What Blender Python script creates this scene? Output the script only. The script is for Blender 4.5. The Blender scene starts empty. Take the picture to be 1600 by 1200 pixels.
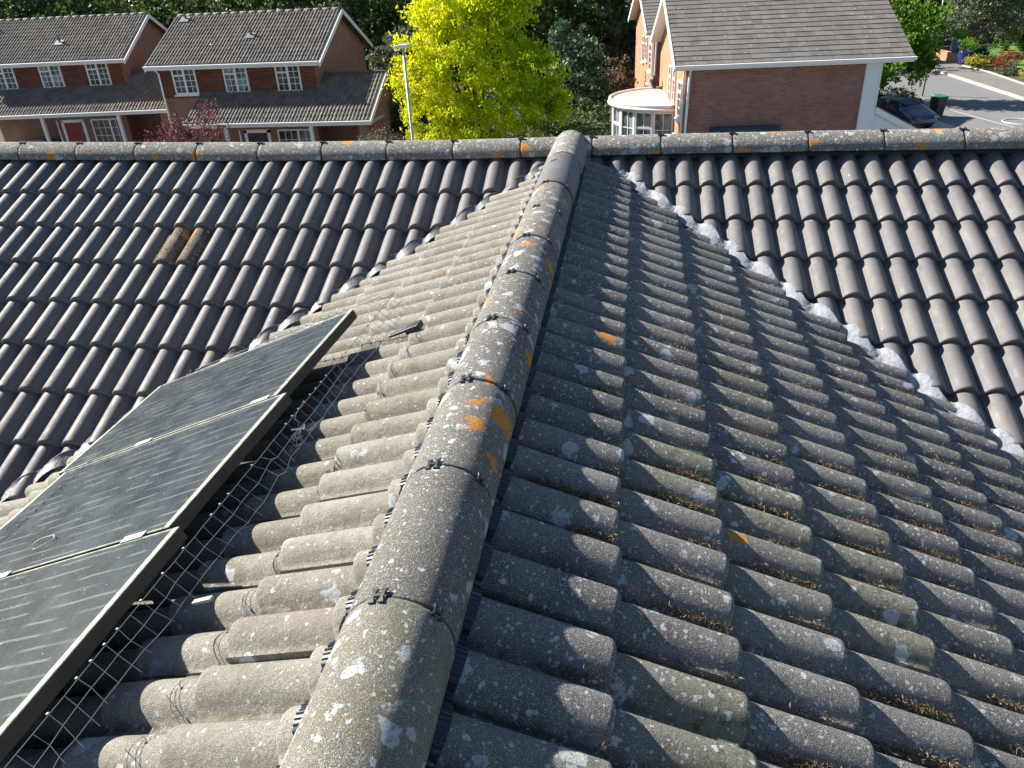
import bpy, bmesh, math, random
import numpy as np
from mathutils import Vector, Matrix
rng = np.random.default_rng(7); random.seed(7)
C = bpy.context.scene
rad = math.radians
# ------------------------------------------------------------------ camera, sky, sun, exposure
cam_d = bpy.data.cameras.new("camera"); cam = bpy.data.objects.new("camera", cam_d); C.collection.objects.link(cam); C.camera = cam
cam_d.sensor_width = 36; cam_d.lens = 27.0; cam_d.clip_start = 0.05; cam_d.clip_end = 600
def cam_matrix(th, ro, ps):
    fw = Vector((math.sin(ps)*math.cos(th), math.cos(ps)*math.cos(th), -math.sin(th)))
    r0 = Vector((math.cos(ps), -math.sin(ps), 0)); u0 = r0.cross(fw)
    r = r0*math.cos(ro)+u0*math.sin(ro); u = -r0*math.sin(ro)+u0*math.cos(ro)
    return Matrix(((r.x, u.x, -fw.x, 0), (r.y, u.y, -fw.y, 0), (r.z, u.z, -fw.z, 0), (0, 0, 0, 1)))
cam.matrix_world = cam_matrix(0.5053, -0.0524, -0.1683)
SUN = Vector((-1.0, 0.33, 0.75)).normalized()
W = bpy.data.worlds.new("World"); C.world = W; W.use_nodes = True
wn = W.node_tree; bg = wn.nodes["Background"]; sky = wn.nodes.new("ShaderNodeTexSky"); sky.sky_type = 'NISHITA'; sky.sun_disc = False
sky.sun_elevation = math.asin(SUN.z); sky.sun_rotation = math.atan2(SUN.x, SUN.y) % (2*math.pi)
sky.air_density = 1.0; sky.dust_density = 0.3; sky.ozone_density = 2.6
wn.links.new(sky.outputs[0], bg.inputs[0]); bg.inputs[1].default_value = 0.056
sl = bpy.data.lights.new("sun", 'SUN'); sun = bpy.data.objects.new("sun", sl); C.collection.objects.link(sun)
sl.energy = 5.0; sl.angle = rad(0.55); sl.color = (1.0, 0.93, 0.83); sun.rotation_euler = SUN.to_track_quat('Z', 'Y').to_euler(); sun.location = (-20, 6, 14)
C.view_settings.view_transform = 'Standard'; C.view_settings.look = 'None'; C.view_settings.exposure = 1.32; C.view_settings.gamma = 1
C.render.engine = 'CYCLES'

# ------------------------------------------------------------------ helpers
COL = C.collection
def tag(o, label=None, cat=None, group=None, kind=None):
    if label: o['label'] = label
    if cat: o['category'] = cat
    if group: o['group'] = group
    if kind: o['kind'] = kind
    return o
def empty(name, loc, rz=0):
    o = bpy.data.objects.new(name, None); COL.objects.link(o); o.location = loc; o.rotation_euler = (0, 0, rz); o.empty_display_size = .2; return o
def mobj(name, V, F, mat, parent=None, smooth=False, attrs=None, loc=None, mats=None, fmat=None):
    me = bpy.data.meshes.new(name)
    me.from_pydata([tuple(v) for v in V] if not isinstance(V, np.ndarray) else V.tolist(), [], F if not isinstance(F, np.ndarray) else F.tolist())
    if mats:
        for m in mats: me.materials.append(m)
        if fmat is not None: me.polygons.foreach_set('material_index', np.array(fmat, dtype=np.int32))
    else: me.materials.append(mat)
    if attrs:
        for k, a in attrs.items():
            at = me.attributes.new(k, 'FLOAT', 'POINT'); at.data.foreach_set('value', np.asarray(a, dtype=np.float32))
    if smooth: me.polygons.foreach_set('use_smooth', [True]*len(me.polygons))
    me.update()
    o = bpy.data.objects.new(name, me); COL.objects.link(o)
    if parent: o.parent = parent
    if loc is not None: o.location = loc
    return o
class MB:
    def __init__(s): s.V = []; s.F = []; s.M = []; s.m = 0
    def add(s, V, F):
        b = len(s.V); s.V += [tuple(v) for v in V]; s.F += [tuple(i+b for i in f) for f in F]; s.M += [s.m]*len(F)
    def box(s, c, d, rz=0, tilt=None):
        x, y, z = d[0]/2, d[1]/2, d[2]/2
        P = [Vector((a*x, b*y, e*z)) for a in (-1, 1) for b in (-1, 1) for e in (-1, 1)]
        Mt = Matrix.Rotation(rz, 3, 'Z')
        if tilt: Mt = Mt @ Matrix.Rotation(tilt[1], 3, tilt[0])
        s.add([Vector(c)+Mt @ p for p in P], [(0, 1, 3, 2), (4, 6, 7, 5), (0, 4, 5, 1), (2, 3, 7, 6), (0, 2, 6, 4), (1, 5, 7, 3)])
    def b2(s, lo, hi): s.box([(a+b)/2 for a, b in zip(lo, hi)], [abs(b-a) for a, b in zip(lo, hi)])
    def tube(s, P, r, n=5, cap=True):
        P = [Vector(p) for p in P]; R = r if hasattr(r, '__len__') else [r]*len(P); rings = []
        for i, p in enumerate(P):
            t = (P[min(i+1, len(P)-1)]-P[max(i-1, 0)]).normalized()
            a = t.cross(Vector((0, 0, 1)) if abs(t.z) < .95 else Vector((1, 0, 0))).normalized(); b = t.cross(a)
            rings.append([p+(a*math.cos(2*math.pi*k/n)+b*math.sin(2*math.pi*k/n))*R[i] for k in range(n)])
        V = [v for g in rings for v in g]; F = []
        for i in range(len(P)-1):
            for k in range(n): F.append((i*n+k, i*n+(k+1) % n, (i+1)*n+(k+1) % n, (i+1)*n+k))
        if cap: F.append(tuple(range(n))[::-1]); F.append(tuple((len(P)-1)*n+k for k in range(n)))
        s.add(V, F)
    def prism(s, poly, axis, a, b):
        # poly in the plane of the other two axes, extruded along axis from a to b
        def put(p, t): q = list(p); q.insert(axis, t); return q
        n = len(poly); V = [put(p, a) for p in poly]+[put(p, b) for p in poly]
        F = [tuple(range(n)), tuple(range(2*n-1, n-1, -1))]+[(i, i+n, (i+1) % n+n, (i+1) % n) for i in range(n)]
        s.add(V, F)
    def build(s, name, mat, parent=None, smooth=False, loc=None, mats=None): return mobj(name, s.V, s.F, mat, parent, smooth, None, loc, mats, s.M if mats else None)
def fixn(o):
    bm = bmesh.new(); bm.from_mesh(o.data); bmesh.ops.recalc_face_normals(bm, faces=bm.faces); bm.to_mesh(o.data); bm.free(); return o
def bevel(o, w=.01, seg=2):
    m = o.modifiers.new('bevel', 'BEVEL'); m.width = w; m.segments = seg; m.limit_method = 'ANGLE'; return o
def bisect(o, co, no):
    bm = bmesh.new(); bm.from_mesh(o.data)
    bmesh.ops.bisect_plane(bm, geom=bm.verts[:]+bm.edges[:]+bm.faces[:], plane_co=co, plane_no=no, clear_outer=True, clear_inner=False)
    bm.to_mesh(o.data); bm.free()

# ------------------------------------------------------------------ material helpers
class NT:
    def __init__(s, name, rough=.8, metallic=0, spec=.5):
        s.m = bpy.data.materials.new(name); s.m.use_nodes = True; s.t = s.m.node_tree; s.b = s.t.nodes['Principled BSDF']
        s.b.inputs['Roughness'].default_value = rough; s.b.inputs['Metallic'].default_value = metallic; s.b.inputs['Specular IOR Level'].default_value = spec
        s.tc = s.t.nodes.new('ShaderNodeTexCoord').outputs['Object']
    def n(s, k, **kw):
        x = s.t.nodes.new(k)
        for a, v in kw.items(): setattr(x, a, v)
        return x
    def lk(s, a, b):
        if hasattr(a, 'is_output') or hasattr(a, 'links'): s.t.links.new(a, b)
        else: b.default_value = a
    def noise(s, scale, det=3, rough=.55, vec=None, out=0, dist=0):
        x = s.n('ShaderNodeTexNoise'); s.lk(vec or s.tc, x.inputs['Vector']); x.inputs['Scale'].default_value = scale; x.inputs['Detail'].default_value = det; x.inputs['Roughness'].default_value = rough; x.inputs['Distortion'].default_value = dist; return x.outputs[out]
    def vor(s, scale, vec=None, feat='F1'):
        x = s.n('ShaderNodeTexVoronoi', feature=feat); s.lk(vec or s.tc, x.inputs['Vector']); x.inputs['Scale'].default_value = scale; return x
    def math(s, op, a, b=0.0, c=0.0, clamp=False):
        x = s.n('ShaderNodeMath', operation=op, use_clamp=clamp)
        for i, v in enumerate((a, b, c)): s.lk(v, x.inputs[i])
        return x.outputs[0]
    def ramp(s, f, lo, hi): # smooth 0..1
        x = s.n('ShaderNodeMapRange', interpolation_type='SMOOTHSTEP'); s.lk(f, x.inputs[0]); x.inputs[1].default_value = lo; x.inputs[2].default_value = hi; return x.outputs[0]
    def mix(s, f, a, b, mode='MIX'):
        x = s.n('ShaderNodeMix', data_type='RGBA', blend_type=mode); s.lk(f, x.inputs[0])
        for v, i in ((a, 6), (b, 7)):
            if isinstance(v, tuple): x.inputs[i].default_value = (*v, 1)
            else: s.lk(v, x.inputs[i])
        return x.outputs[2]
    def attr(s, name): return s.n('ShaderNodeAttribute', attribute_name=name).outputs['Fac']
    def mapv(s, vec=None, scale=(1, 1, 1), loc=(0, 0, 0), rot=(0, 0, 0)):
        x = s.n('ShaderNodeMapping'); s.lk(vec or s.tc, x.inputs[0]); x.inputs['Scale'].default_value = scale; x.inputs['Location'].default_value = loc; x.inputs['Rotation'].default_value = rot; return x.outputs[0]
    def warp(s, scale, amt, vec=None):
        nz = s.n('ShaderNodeTexNoise'); s.lk(vec or s.tc, nz.inputs['Vector']); nz.inputs['Scale'].default_value = scale; nz.inputs['Detail'].default_value = 2
        a = s.n('ShaderNodeVectorMath', operation='SUBTRACT'); s.lk(nz.outputs['Color'], a.inputs[0]); a.inputs[1].default_value = (.5, .5, .5)
        b = s.n('ShaderNodeVectorMath', operation='SCALE'); s.lk(a.outputs[0], b.inputs[0]); b.inputs['Scale'].default_value = amt
        c = s.n('ShaderNodeVectorMath', operation='ADD'); s.lk(vec or s.tc, c.inputs[0]); s.lk(b.outputs[0], c.inputs[1]); return c.outputs[0]
    def col(s, c):
        if isinstance(c, tuple): s.b.inputs['Base Color'].default_value = (*c, 1)
        else: s.lk(c, s.b.inputs['Base Color'])
        return s
    def rough(s, f): s.lk(f, s.b.inputs['Roughness']); return s
    def bump(s, h, strength=.5, dist=.01):
        x = s.n('ShaderNodeBump'); x.inputs['Strength'].default_value = strength; x.inputs['Distance'].default_value = dist; s.lk(h, x.inputs['Height']); s.lk(x.outputs[0], s.b.inputs['Normal']); return s
def plain(name, c, rough=.6, metallic=0, var=.12, scale=6, bump=0, bscale=40, spec=.5):
    t = NT(name, rough, metallic, spec)
    f = t.noise(scale, 4); d = tuple(x*(1-var) for x in c); u = tuple(min(1, x*(1+var)) for x in c)
    t.col(t.mix(f, d, u))
    if bump: t.bump(t.noise(bscale, 4), bump, .01)
    return t.m
def concrete(name, c0, c1, spots=.5, bigspots=.3, orange=.0, moss=True, warm=0, tint=None, edgeorange=False):
    t = NT(name, .92, 0, .25)
    w1 = t.warp(45, .02); w2 = t.warp(18, .06)
    base = t.mix(t.ramp(t.noise(5, 5, .6), .3, .7), c0, c1)
    base = t.mix(t.math('MULTIPLY', t.attr('rnd'), .45), base, tuple(x*1.45 for x in c1))
    g = t.noise(420, 3, .7); base = t.mix(t.ramp(g, .36, .62), t.mix(.58, base, (0.028, .027, .025)), base)
    base = t.mix(t.ramp(t.noise(430, 1, .5), .60, .66), base, (.50, .49, .46))
    base = t.mix(t.math('MULTIPLY', t.ramp(t.noise(22, 5, .7), .5, .72), .4), base, tuple(x*.55 for x in c0))
    # dirt caught in the troughs and smears
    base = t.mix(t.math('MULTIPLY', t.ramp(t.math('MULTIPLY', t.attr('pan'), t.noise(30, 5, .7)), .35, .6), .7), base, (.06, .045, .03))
    if tint: base = t.mix(t.math('MULTIPLY', t.ramp(t.noise(9, 5, .65), .42, .68), .6), base, tint)
    if moss:
        mm = t.attr('moss'); f = t.math('MULTIPLY', mm, t.ramp(t.noise(17, 5, .7), .1, .5))
        base = t.mix(t.math('MULTIPLY', f, .6), base, (.24, .235, .165))
        f2 = t.math('MULTIPLY', mm, t.ramp(t.noise(26, 6, .8), .5, .62)); base = t.mix(t.math('MULTIPLY', f2, .75), base, (.05, .065, .028))
    # lichen: pale spots in several sizes with broken rims
    for sc, thr, dens, c in ((30, .20, spots, (.58, .59, .60)), (85, .28, spots*1.3, (.52, .53, .54)), (13, .27, bigspots, (.46, .49, .51))):
        v = t.vor(sc, w1 if sc > 20 else w2); sep = t.n('ShaderNodeSeparateColor'); t.lk(v.outputs['Color'], sep.inputs[0])
        size = t.math('MULTIPLY', t.math('SUBTRACT', dens, sep.outputs[0]), thr/max(dens, .05)*1.6)
        size = t.math('ADD', size, t.math('MULTIPLY', t.math('SUBTRACT', t.noise(sc*2.6, 4, .75), .5), .75))
        m = t.ramp(t.math('SUBTRACT', size, v.outputs['Distance']), 0.0, .05)
        m = t.math('MULTIPLY', m, t.math('LESS_THAN', sep.outputs[0], dens))
        m = t.math('MULTIPLY', m, t.ramp(t.noise(sc*7, 3, .7), .28, .5))
        base = t.mix(t.math('MULTIPLY', m, .85), base, c)
    if orange:
        v = t.vor(9, t.warp(38, .03)); sep = t.n('ShaderNodeSeparateColor'); t.lk(v.outputs['Color'], sep.inputs[0])
        size = t.math('MULTIPLY', t.math('SUBTRACT', orange, sep.outputs[1]), .5/max(orange, .05)); size = t.math('ADD', size, t.math('MULTIPLY', t.math('SUBTRACT', t.noise(42, 5, .8), .5), 1.3))
        m = t.math('MULTIPLY', t.ramp(t.math('SUBTRACT', size, v.outputs['Distance']), 0, .04), t.math('LESS_THAN', sep.outputs[1], orange))
        m = t.math('MULTIPLY', m, t.ramp(t.noise(170, 3, .7), .3, .5))
        base = t.mix(t.math('MULTIPLY', m, .92), base, (.60, .24, .02))
    t.col(base)
    t.bump(t.math('ADD', t.math('MULTIPLY', g, 1.0), t.math('MULTIPLY', t.noise(60, 5, .7), 2.0)), .85, .0038)
    return t.m
M = {}
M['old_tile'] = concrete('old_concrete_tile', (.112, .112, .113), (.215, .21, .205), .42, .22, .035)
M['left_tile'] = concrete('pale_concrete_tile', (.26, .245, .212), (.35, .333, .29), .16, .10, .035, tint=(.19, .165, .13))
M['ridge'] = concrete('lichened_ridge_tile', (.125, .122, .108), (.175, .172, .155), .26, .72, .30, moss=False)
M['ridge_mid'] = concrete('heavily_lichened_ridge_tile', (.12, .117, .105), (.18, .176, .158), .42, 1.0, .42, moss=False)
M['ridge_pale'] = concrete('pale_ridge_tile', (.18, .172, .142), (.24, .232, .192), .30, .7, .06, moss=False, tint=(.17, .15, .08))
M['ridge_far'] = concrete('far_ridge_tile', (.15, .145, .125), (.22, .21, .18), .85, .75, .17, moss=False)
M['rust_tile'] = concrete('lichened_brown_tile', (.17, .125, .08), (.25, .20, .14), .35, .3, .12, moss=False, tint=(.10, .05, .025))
def newtile():
    t = NT('new_grey_tile', .6, 0, .45)
    b = t.mix(t.ramp(t.noise(3, 4), .3, .7), (.103, .101, .108), (.133, .129, .132)); b = t.mix(t.math('MULTIPLY', t.attr('rnd'), .6), b, (.155, .146, .144)); b = t.mix(t.math('MULTIPLY', t.ramp(t.noise(1.0, 5, .7, vec=t.mapv(scale=(26, 5, 5))), .5, .72), .5), b, (.062, .06, .062))
    b = t.mix(t.math('MULTIPLY', t.ramp(t.noise(18, 5, .7), .52, .75), .35), b, (.21, .20, .19))
    v = t.vor(22, t.warp(60, .02)); sep = t.n('ShaderNodeSeparateColor'); t.lk(v.outputs['Color'], sep.inputs[0])
    m = t.math('MULTIPLY', t.math('LESS_THAN', sep.outputs[0], .06), t.ramp(v.outputs['Distance'], .16, .1)); b = t.mix(t.math('MULTIPLY', m, .7), b, (.4, .38, .34))
    t.col(b); t.bump(t.math('ADD', t.noise(300, 2), t.math('MULTIPLY', t.noise(35, 3), 1.5)), .25, .002); t.rough(t.ramp(t.noise(12, 4), -1.0, 1.5)); return t.m
M['new_tile'] = newtile()
def brick(name, c1, c2, mortar, sc=1.0, m=.012):
    t = NT(name, .9, 0, .2)
    sep = t.n('ShaderNodeSeparateXYZ'); t.lk(t.tc, sep.inputs[0]); cb = t.n('ShaderNodeCombineXYZ'); t.lk(t.math('ADD', sep.outputs[0], sep.outputs[1]), cb.inputs[0]); t.lk(sep.outputs[2], cb.inputs[1])
    b = t.n('ShaderNodeTexBrick'); t.lk(cb.outputs[0], b.inputs['Vector']); b.inputs['Scale'].default_value = 1; b.inputs['Brick Width'].default_value = .225*sc; b.inputs['Row Height'].default_value = .075*sc; b.inputs['Mortar Size'].default_value = m; b.inputs['Mortar Smooth'].default_value = .3; b.inputs['Bias'].default_value = -.1
    b.inputs['Color1'].default_value = (*c1, 1); b.inputs['Color2'].default_value = (*c2, 1); b.inputs['Mortar'].default_value = (*mortar, 1)
    t.col(t.mix(t.math('MULTIPLY', t.ramp(t.noise(1.1, 4), .35, .7), .3), b.outputs[0], tuple(x*.7 for x in c2))); t.bump(b.outputs['Fac'], -.4, .006); return t.m
M['brick'] = brick('red_brick', (.34, .155, .10), (.23, .105, .07), (.28, .23, .19))
M['brick_dark'] = brick('dark_red_brick', (.32, .155, .12), (.21, .105, .085), (.29, .22, .20), 1.0, .009)
M['brick_orange_sunlit'] = brick('orange_sunlit_brick', (.48, .20, .10), (.38, .15, .075), (.44, .33, .24))  # orange brick, also used to paint sunlight onto the gable ends
M['tile_hung'] = brick('hung_clay_tile', (.23, .085, .05), (.13, .05, .035), (.05, .03, .025), 1.35, .014)
M['white'] = plain('white_paint', (.78, .79, .80), .45, var=.04)
M['clad'] = plain('white_board', (.74, .77, .80), .5, var=.05)
M['render'] = plain('pale_flat_roof', (.46, .44, .38), .8, var=.12, scale=3)
M['lead'] = plain('lead', (.13, .132, .14), .55, .1, var=.3, scale=14, bump=.4, bscale=60)
M['lead_pale'] = plain('weathered_lead', (.27, .285, .32), .7, 0, var=.5, scale=16, bump=.6, bscale=50)
M['black'] = plain('black_plastic', (.016, .017, .022), .5, var=.3)
M['comb'] = plain('navy_plastic', (.022, .027, .045), .45, var=.25)
M['dark'] = plain('dark_void', (.02, .018, .016), .9)
M['wire'] = plain('galvanised_wire', (.34, .35, .37), .4, .75, var=.2, scale=30)
M['alu'] = plain('grey_aluminium', (.42, .43, .44), .42, .55, var=.15, scale=20)
M['door_red'] = plain('red_door', (.22, .015, .02), .4)
M['door_dark'] = plain('dark_door', (.02, .025, .03), .4)
M['steel'] = plain('lamp_post_grey', (.50, .53, .56), .45, .2, var=.08)
M['navy'] = plain('navy_awning', (.018, .03, .065), .5)
M['bark'] = plain('bark', (.12, .09, .065), .9, var=.3, scale=8, bump=.6, bscale=30)
M['blue_pot'] = plain('blue_glaze', (.02, .035, .22), .2)
M['pot2'] = plain('grey_blue_glaze', (.10, .15, .27), .3)
M['bin'] = plain('bin_plastic', (.025, .03, .028), .5); M['bin_lid'] = plain('green_bin_lid', (.03, .20, .10), .45)
M['tyre'] = plain('tyre', (.015, .015, .016), .8)
M['asphalt'] = plain('asphalt', (.165, .165, .168), .9, var=.18, scale=1.5, bump=.3, bscale=60)
M['path'] = plain('footpath_asphalt', (.17, .16, .15), .9, var=.18, scale=2, bump=.3, bscale=60)
M['kerb'] = plain('kerb_concrete', (.45, .43, .38), .9, var=.15)
M['drive'] = plain('pale_paving', (.42, .37, .31), .9, var=.18, scale=3)
M['lawn'] = plain('lawn', (.09, .18, .03), .95, var=.3, scale=5, bump=.8, bscale=50)
M['ground'] = plain('rough_ground', (.06, .065, .035), .95, var=.4, scale=1.2, bump=.8, bscale=20)
M['timber'] = plain('fence_timber', (.085, .055, .04), .85, var=.3, scale=4)
def glass():
    t = NT('window_glass', .06, 0, .8); t.col(t.mix(t.ramp(t.noise(1.3, 2), .4, .6), (.012, .018, .022), (.07, .085, .09))); return t.m
M['glass'] = glass()
def curtain():
    t = NT('curtained_glass', .25, 0, .6); t.col(t.mix(t.ramp(t.noise(2.2, 2), .4, .6), (.04, .06, .07), (.24, .27, .28))); return t.m
M['curtain'] = curtain()
def roofmat(name, a, b, sp=.3):
    t = NT(name, .85, 0, .3); c = t.mix(t.ramp(t.noise(2.2, 5, .65), .3, .7), a, b); c = t.mix(t.math('MULTIPLY', t.attr('rnd'), .5), c, tuple(x*1.4 for x in b))
    v = t.vor(5, t.warp(9, .12)); sep = t.n('ShaderNodeSeparateColor'); t.lk(v.outputs['Color'], sep.inputs[0])
    m = t.math('MULTIPLY', t.ramp(v.outputs['Distance'], .26, .12), t.math('LESS_THAN', sep.outputs[0], sp)); c = t.mix(t.math('MULTIPLY', m, .5), c, (.42, .41, .38)); t.col(c); t.bump(t.noise(30, 4), .4, .01); return t.m
M['roof_l'] = roofmat('brown_grey_roof_tile', (.115, .10, .085), (.175, .155, .13), .06)
M['roof_r'] = roofmat('flat_grey_roof_tile', (.115, .104, .096), (.16, .148, .138), .4)
def car_paint(name, c, r=.25):
    t = NT(name, r, .1, .6); t.col(t.mix(t.noise(8, 2), tuple(x*.95 for x in c), c)); t.b.inputs['Coat Weight'].default_value = .6; return t.m
M['car_white'] = car_paint('silver_white_paint', (.66, .68, .70)); M['car_blue'] = car_paint('dark_blue_paint', (.012, .022, .05))
def panel_glass():
    t = NT('dusty_panel_glass', .34, 0, .22)
    # object space: x down the slope, y along the ridge
    st = t.mapv(scale=(3.2, 55, 1)); grime = t.noise(7, 5, .7)
    b = t.mix(t.ramp(t.noise(3.5, 5, .65), .3, .7), (.016, .024, .031), (.032, .043, .050))
    fine = t.noise(1.0, 3, .6, vec=t.mapv(scale=(70, 420, 1), rot=(0, 0, .12))); b = t.mix(t.math('MULTIPLY', t.ramp(fine, .5, .8), .35), b, (.20, .22, .23))
    sep = t.n('ShaderNodeSeparateXYZ'); t.lk(t.tc, sep.inputs[0])
    yy = t.math('ADD', sep.outputs[1], t.math('MULTIPLY', t.math('SUBTRACT', t.noise(5, 2), .5), .018))
    ln = t.math('ABSOLUTE', t.math('SUBTRACT', t.math('FRACT', t.math('MULTIPLY', yy, 1/.052)), .5))
    cell = t.math('FLOOR', t.math('MULTIPLY', yy, 1/.052))
    # broken runs of dirt below each busbar: an offset per row switches the streak on and off along x
    cv = t.n('ShaderNodeCombineXYZ'); t.lk(t.math('ADD', t.math('MULTIPLY', sep.outputs[0], 4.2), t.math('MULTIPLY', cell, 3.71)), cv.inputs[0]); t.lk(cell, cv.inputs[1])
    on = t.ramp(t.noise(1.0, 1, .5, vec=cv.outputs[0]), .46, .54)
    m = t.math('MULTIPLY', t.ramp(ln, .13, .03), on); b = t.mix(t.math('MULTIPLY', m, .38), b, (.26, .27, .25))
    m2 = t.ramp(t.noise(90, 2, .6), .70, .76); b = t.mix(t.math('MULTIPLY', m2, .8), b, (.5, .5, .48))
    b = t.mix(t.math('MULTIPLY', t.ramp(t.noise(2.1, 3, .6), .6, .75), .5), b, (.17, .18, .11))
    t.col(b); t.rough(t.ramp(grime, -.35, 2.1)); t.bump(fine, .12, .001); return t.m
M['panel'] = panel_glass()
def frame_mat():
    t = NT('grimy_panel_frame', .6, .3, .4); t.col(t.mix(t.ramp(t.noise(25, 5, .7), .35, .65), (.30, .32, .28), (.16, .17, .13))); return t.m
M['frame'] = frame_mat()
M['frame_side'] = plain('shaded_panel_side', (.045, .045, .036), .7, .1, var=.5, scale=12)  # frame sides: shade and grime both painted into this dark colour
def leafmat(name, cols, transl=.35):
    t = NT(name, .55, 0, .35); a = t.attr('rnd'); x = t.n('ShaderNodeValToRGB'); t.lk(a, x.inputs[0]); el = x.color_ramp.elements
    el[0].color = (*cols[0], 1); el[1].color = (*cols[-1], 1); el[0].position = 0; el[1].position = 1
    for i, c in enumerate(cols[1:-1]): e = el.new((i+1)/(len(cols)-1)); e.color = (*c, 1)
    t.col(x.outputs[0]); tr = t.n('ShaderNodeBsdfTranslucent'); t.lk(x.outputs[0], tr.inputs[0]); mx = t.n('ShaderNodeMixShader'); mx.inputs[0].default_value = transl
    t.lk(t.b.outputs[0], mx.inputs[1]); t.lk(tr.outputs[0], mx.inputs[2]); t.lk(mx.outputs[0], t.t.nodes['Material Output'].inputs[0]); return t.m
M['leaf_yellow'] = leafmat('golden_leaf', [(.15, .28, .008), (.35, .50, .008), (.60, .67, .010), (.76, .64, .012)], .55)
M['leaf_dark'] = leafmat('dark_leaf', [(.035, .068, .024), (.065, .12, .036), (.15, .21, .055)], .3)
M['leaf_mid'] = leafmat('green_leaf', [(.035, .075, .015), (.07, .14, .025), (.14, .24, .04)], .4)
M['leaf_bright'] = leafmat('bright_leaf', [(.05, .11, .012), (.12, .24, .02), (.22, .36, .04)], .45)
M['leaf_grey'] = leafmat('grey_green_leaf', [(.06, .08, .04), (.13, .16, .09), (.24, .27, .16)], .3)
M['leaf_holly'] = leafmat('glossy_leaf', [(.04, .085, .045), (.09, .165, .08), (.21, .30, .17)], .2)
M['leaf_purple'] = leafmat('purple_leaf', [(.05, .015, .02), (.12, .035, .045), (.24, .10, .10)], .35)
M['leaf_brown'] = leafmat('brownish_leaf', [(.06, .05, .03), (.12, .09, .06), (.20, .14, .10)], .3)
M['leaf_red'] = leafmat('red_flower', [(.25, .03, .02), (.40, .06, .03), (.10, .14, .04)], .3)
M['leaf_flower'] = leafmat('yellow_flower', [(.12, .18, .03), (.45, .42, .03), (.5, .45, .05)], .3)
M['debris'] = leafmat('dead_moss', [(.045, .028, .016), (.13, .085, .045), (.28, .21, .13), (.09, .07, .03)], .1)

# ------------------------------------------------------------------ roof tile sheets
W_ = 0.15
def prof(v, H, soft=False):
    if soft: return .5*H*np.power(np.clip(np.cos(np.clip(np.abs(v)/.44, 0, 1)*np.pi/2), 0, 1), .85)+.5*prof_r(v, H)
    return prof_r(v, H)
def prof_r(v, H):  # v in [-.5,.5] across one roll
    a = np.clip(np.abs(v)/.39, 0, 1); f = np.clip(1-(np.abs(v)-.30)/.14, 0, 1); return H*np.maximum(np.power(1-a*a, .56), .16*f*f*(3-2*f)*1.0)
def tile_sheet(name, A, K, S, N, g, pairs, courses, mat, parent=None, H=.053, t=.030, nu=14, skip=(), only=None, moss={}, jit=1.0, w=W_, crest=True, seed=1, keep=None, loc=None, fr=None, ext=0, c0drop=0, soft=False):
    r = np.random.default_rng(seed); A, K, S, N = [np.array(x, float) for x in (A, K, S, N)]
    vs = np.linspace(-.5, 1.5, 2*nu+1); h = np.where(vs < .5, prof(vs, H, soft), prof(vs-1, H, soft))
    us = vs.copy(); us[0] = -.475; lift = np.clip(1-(vs+.5)/.16, 0, 1)*(.004 if soft else .016); h = h+lift
    us = np.concatenate([[-.475], us]); h = np.concatenate([[-.016], h]); us[-1] = 1.52
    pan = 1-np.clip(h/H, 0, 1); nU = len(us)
    srel = np.array([-.035, 0, .3*g, .65*g, g-.016, g-.006, g-.001, g, g-.001]); dz = np.array([0, 0, 0, 0, 0, -.0015, -.006, -.011, -t*.96]); dz[:5] += -t*(1-np.clip(srel[:5], -1, g)/g)
    nS = len(srel); V = []; F = []; R1 = []; PN = []; MS = []
    quad = [(j*nU+i, (j+1)*nU+i, (j+1)*nU+i+1, j*nU+i+1) for j in range(nS-1) for i in range(nU-1)]
    if fr is not None: quad = quad
    quad = np.array(quad); base = 0
    hb = h-0
    for c in courses:
        for ka in pairs:
            if (c, ka) in skip: continue
            if only is not None and (c, ka) not in only: continue
            if keep is not None:
                cc = A+K*((ka+.5)*w)+S*((c-.5)*g)
                if not keep(cc): continue
            ds, dk, dh, tw, tl = r.normal(0, .0022, 5)*jit*np.array([1.1, .5, .45, .6, .6])
            sr = srel.copy(); sr[0] -= ext*(c == min(courses)); ss = (c-1)*g+sr[:, None]+ds+tw*(us[None, :]-.5); uu = us[None, :]*w+ka*w+dk
            hh = h[None, :]-(H if crest else 0)+dz[:, None]+dh*1.0-(c0drop if c == 0 else 0)+tl*(us[None, :]-.5)
            hh = hh+0*ss; P = A+K*uu[..., None]*np.ones_like(ss)[..., None]+S*ss[..., None]+N*hh[..., None]
            V.append(P.reshape(-1, 3)); F.append(quad+base); base += nS*nU
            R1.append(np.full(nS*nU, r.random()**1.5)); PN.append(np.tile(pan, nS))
            mv = moss.get((c, ka), 0.0); MS.append(np.clip(mv*(.35+.9*np.repeat(np.clip(srel/g, 0, 1), nU)), 0, 1))
    V = np.concatenate(V); F = np.concatenate(F)
    if np.dot(np.cross(K, S), N) < 0: pass
    else: F = F[:, ::-1]
    nt = len(F)//len(quad); sm = np.ones((nS-1, nU-1), bool); sm[-1, :] = False; sm[:, 0] = False
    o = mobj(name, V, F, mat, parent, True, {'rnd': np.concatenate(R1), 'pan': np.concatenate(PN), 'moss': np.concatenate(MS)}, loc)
    o.data.polygons.foreach_set('use_smooth', np.tile(sm.ravel(), nt)); return o
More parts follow.
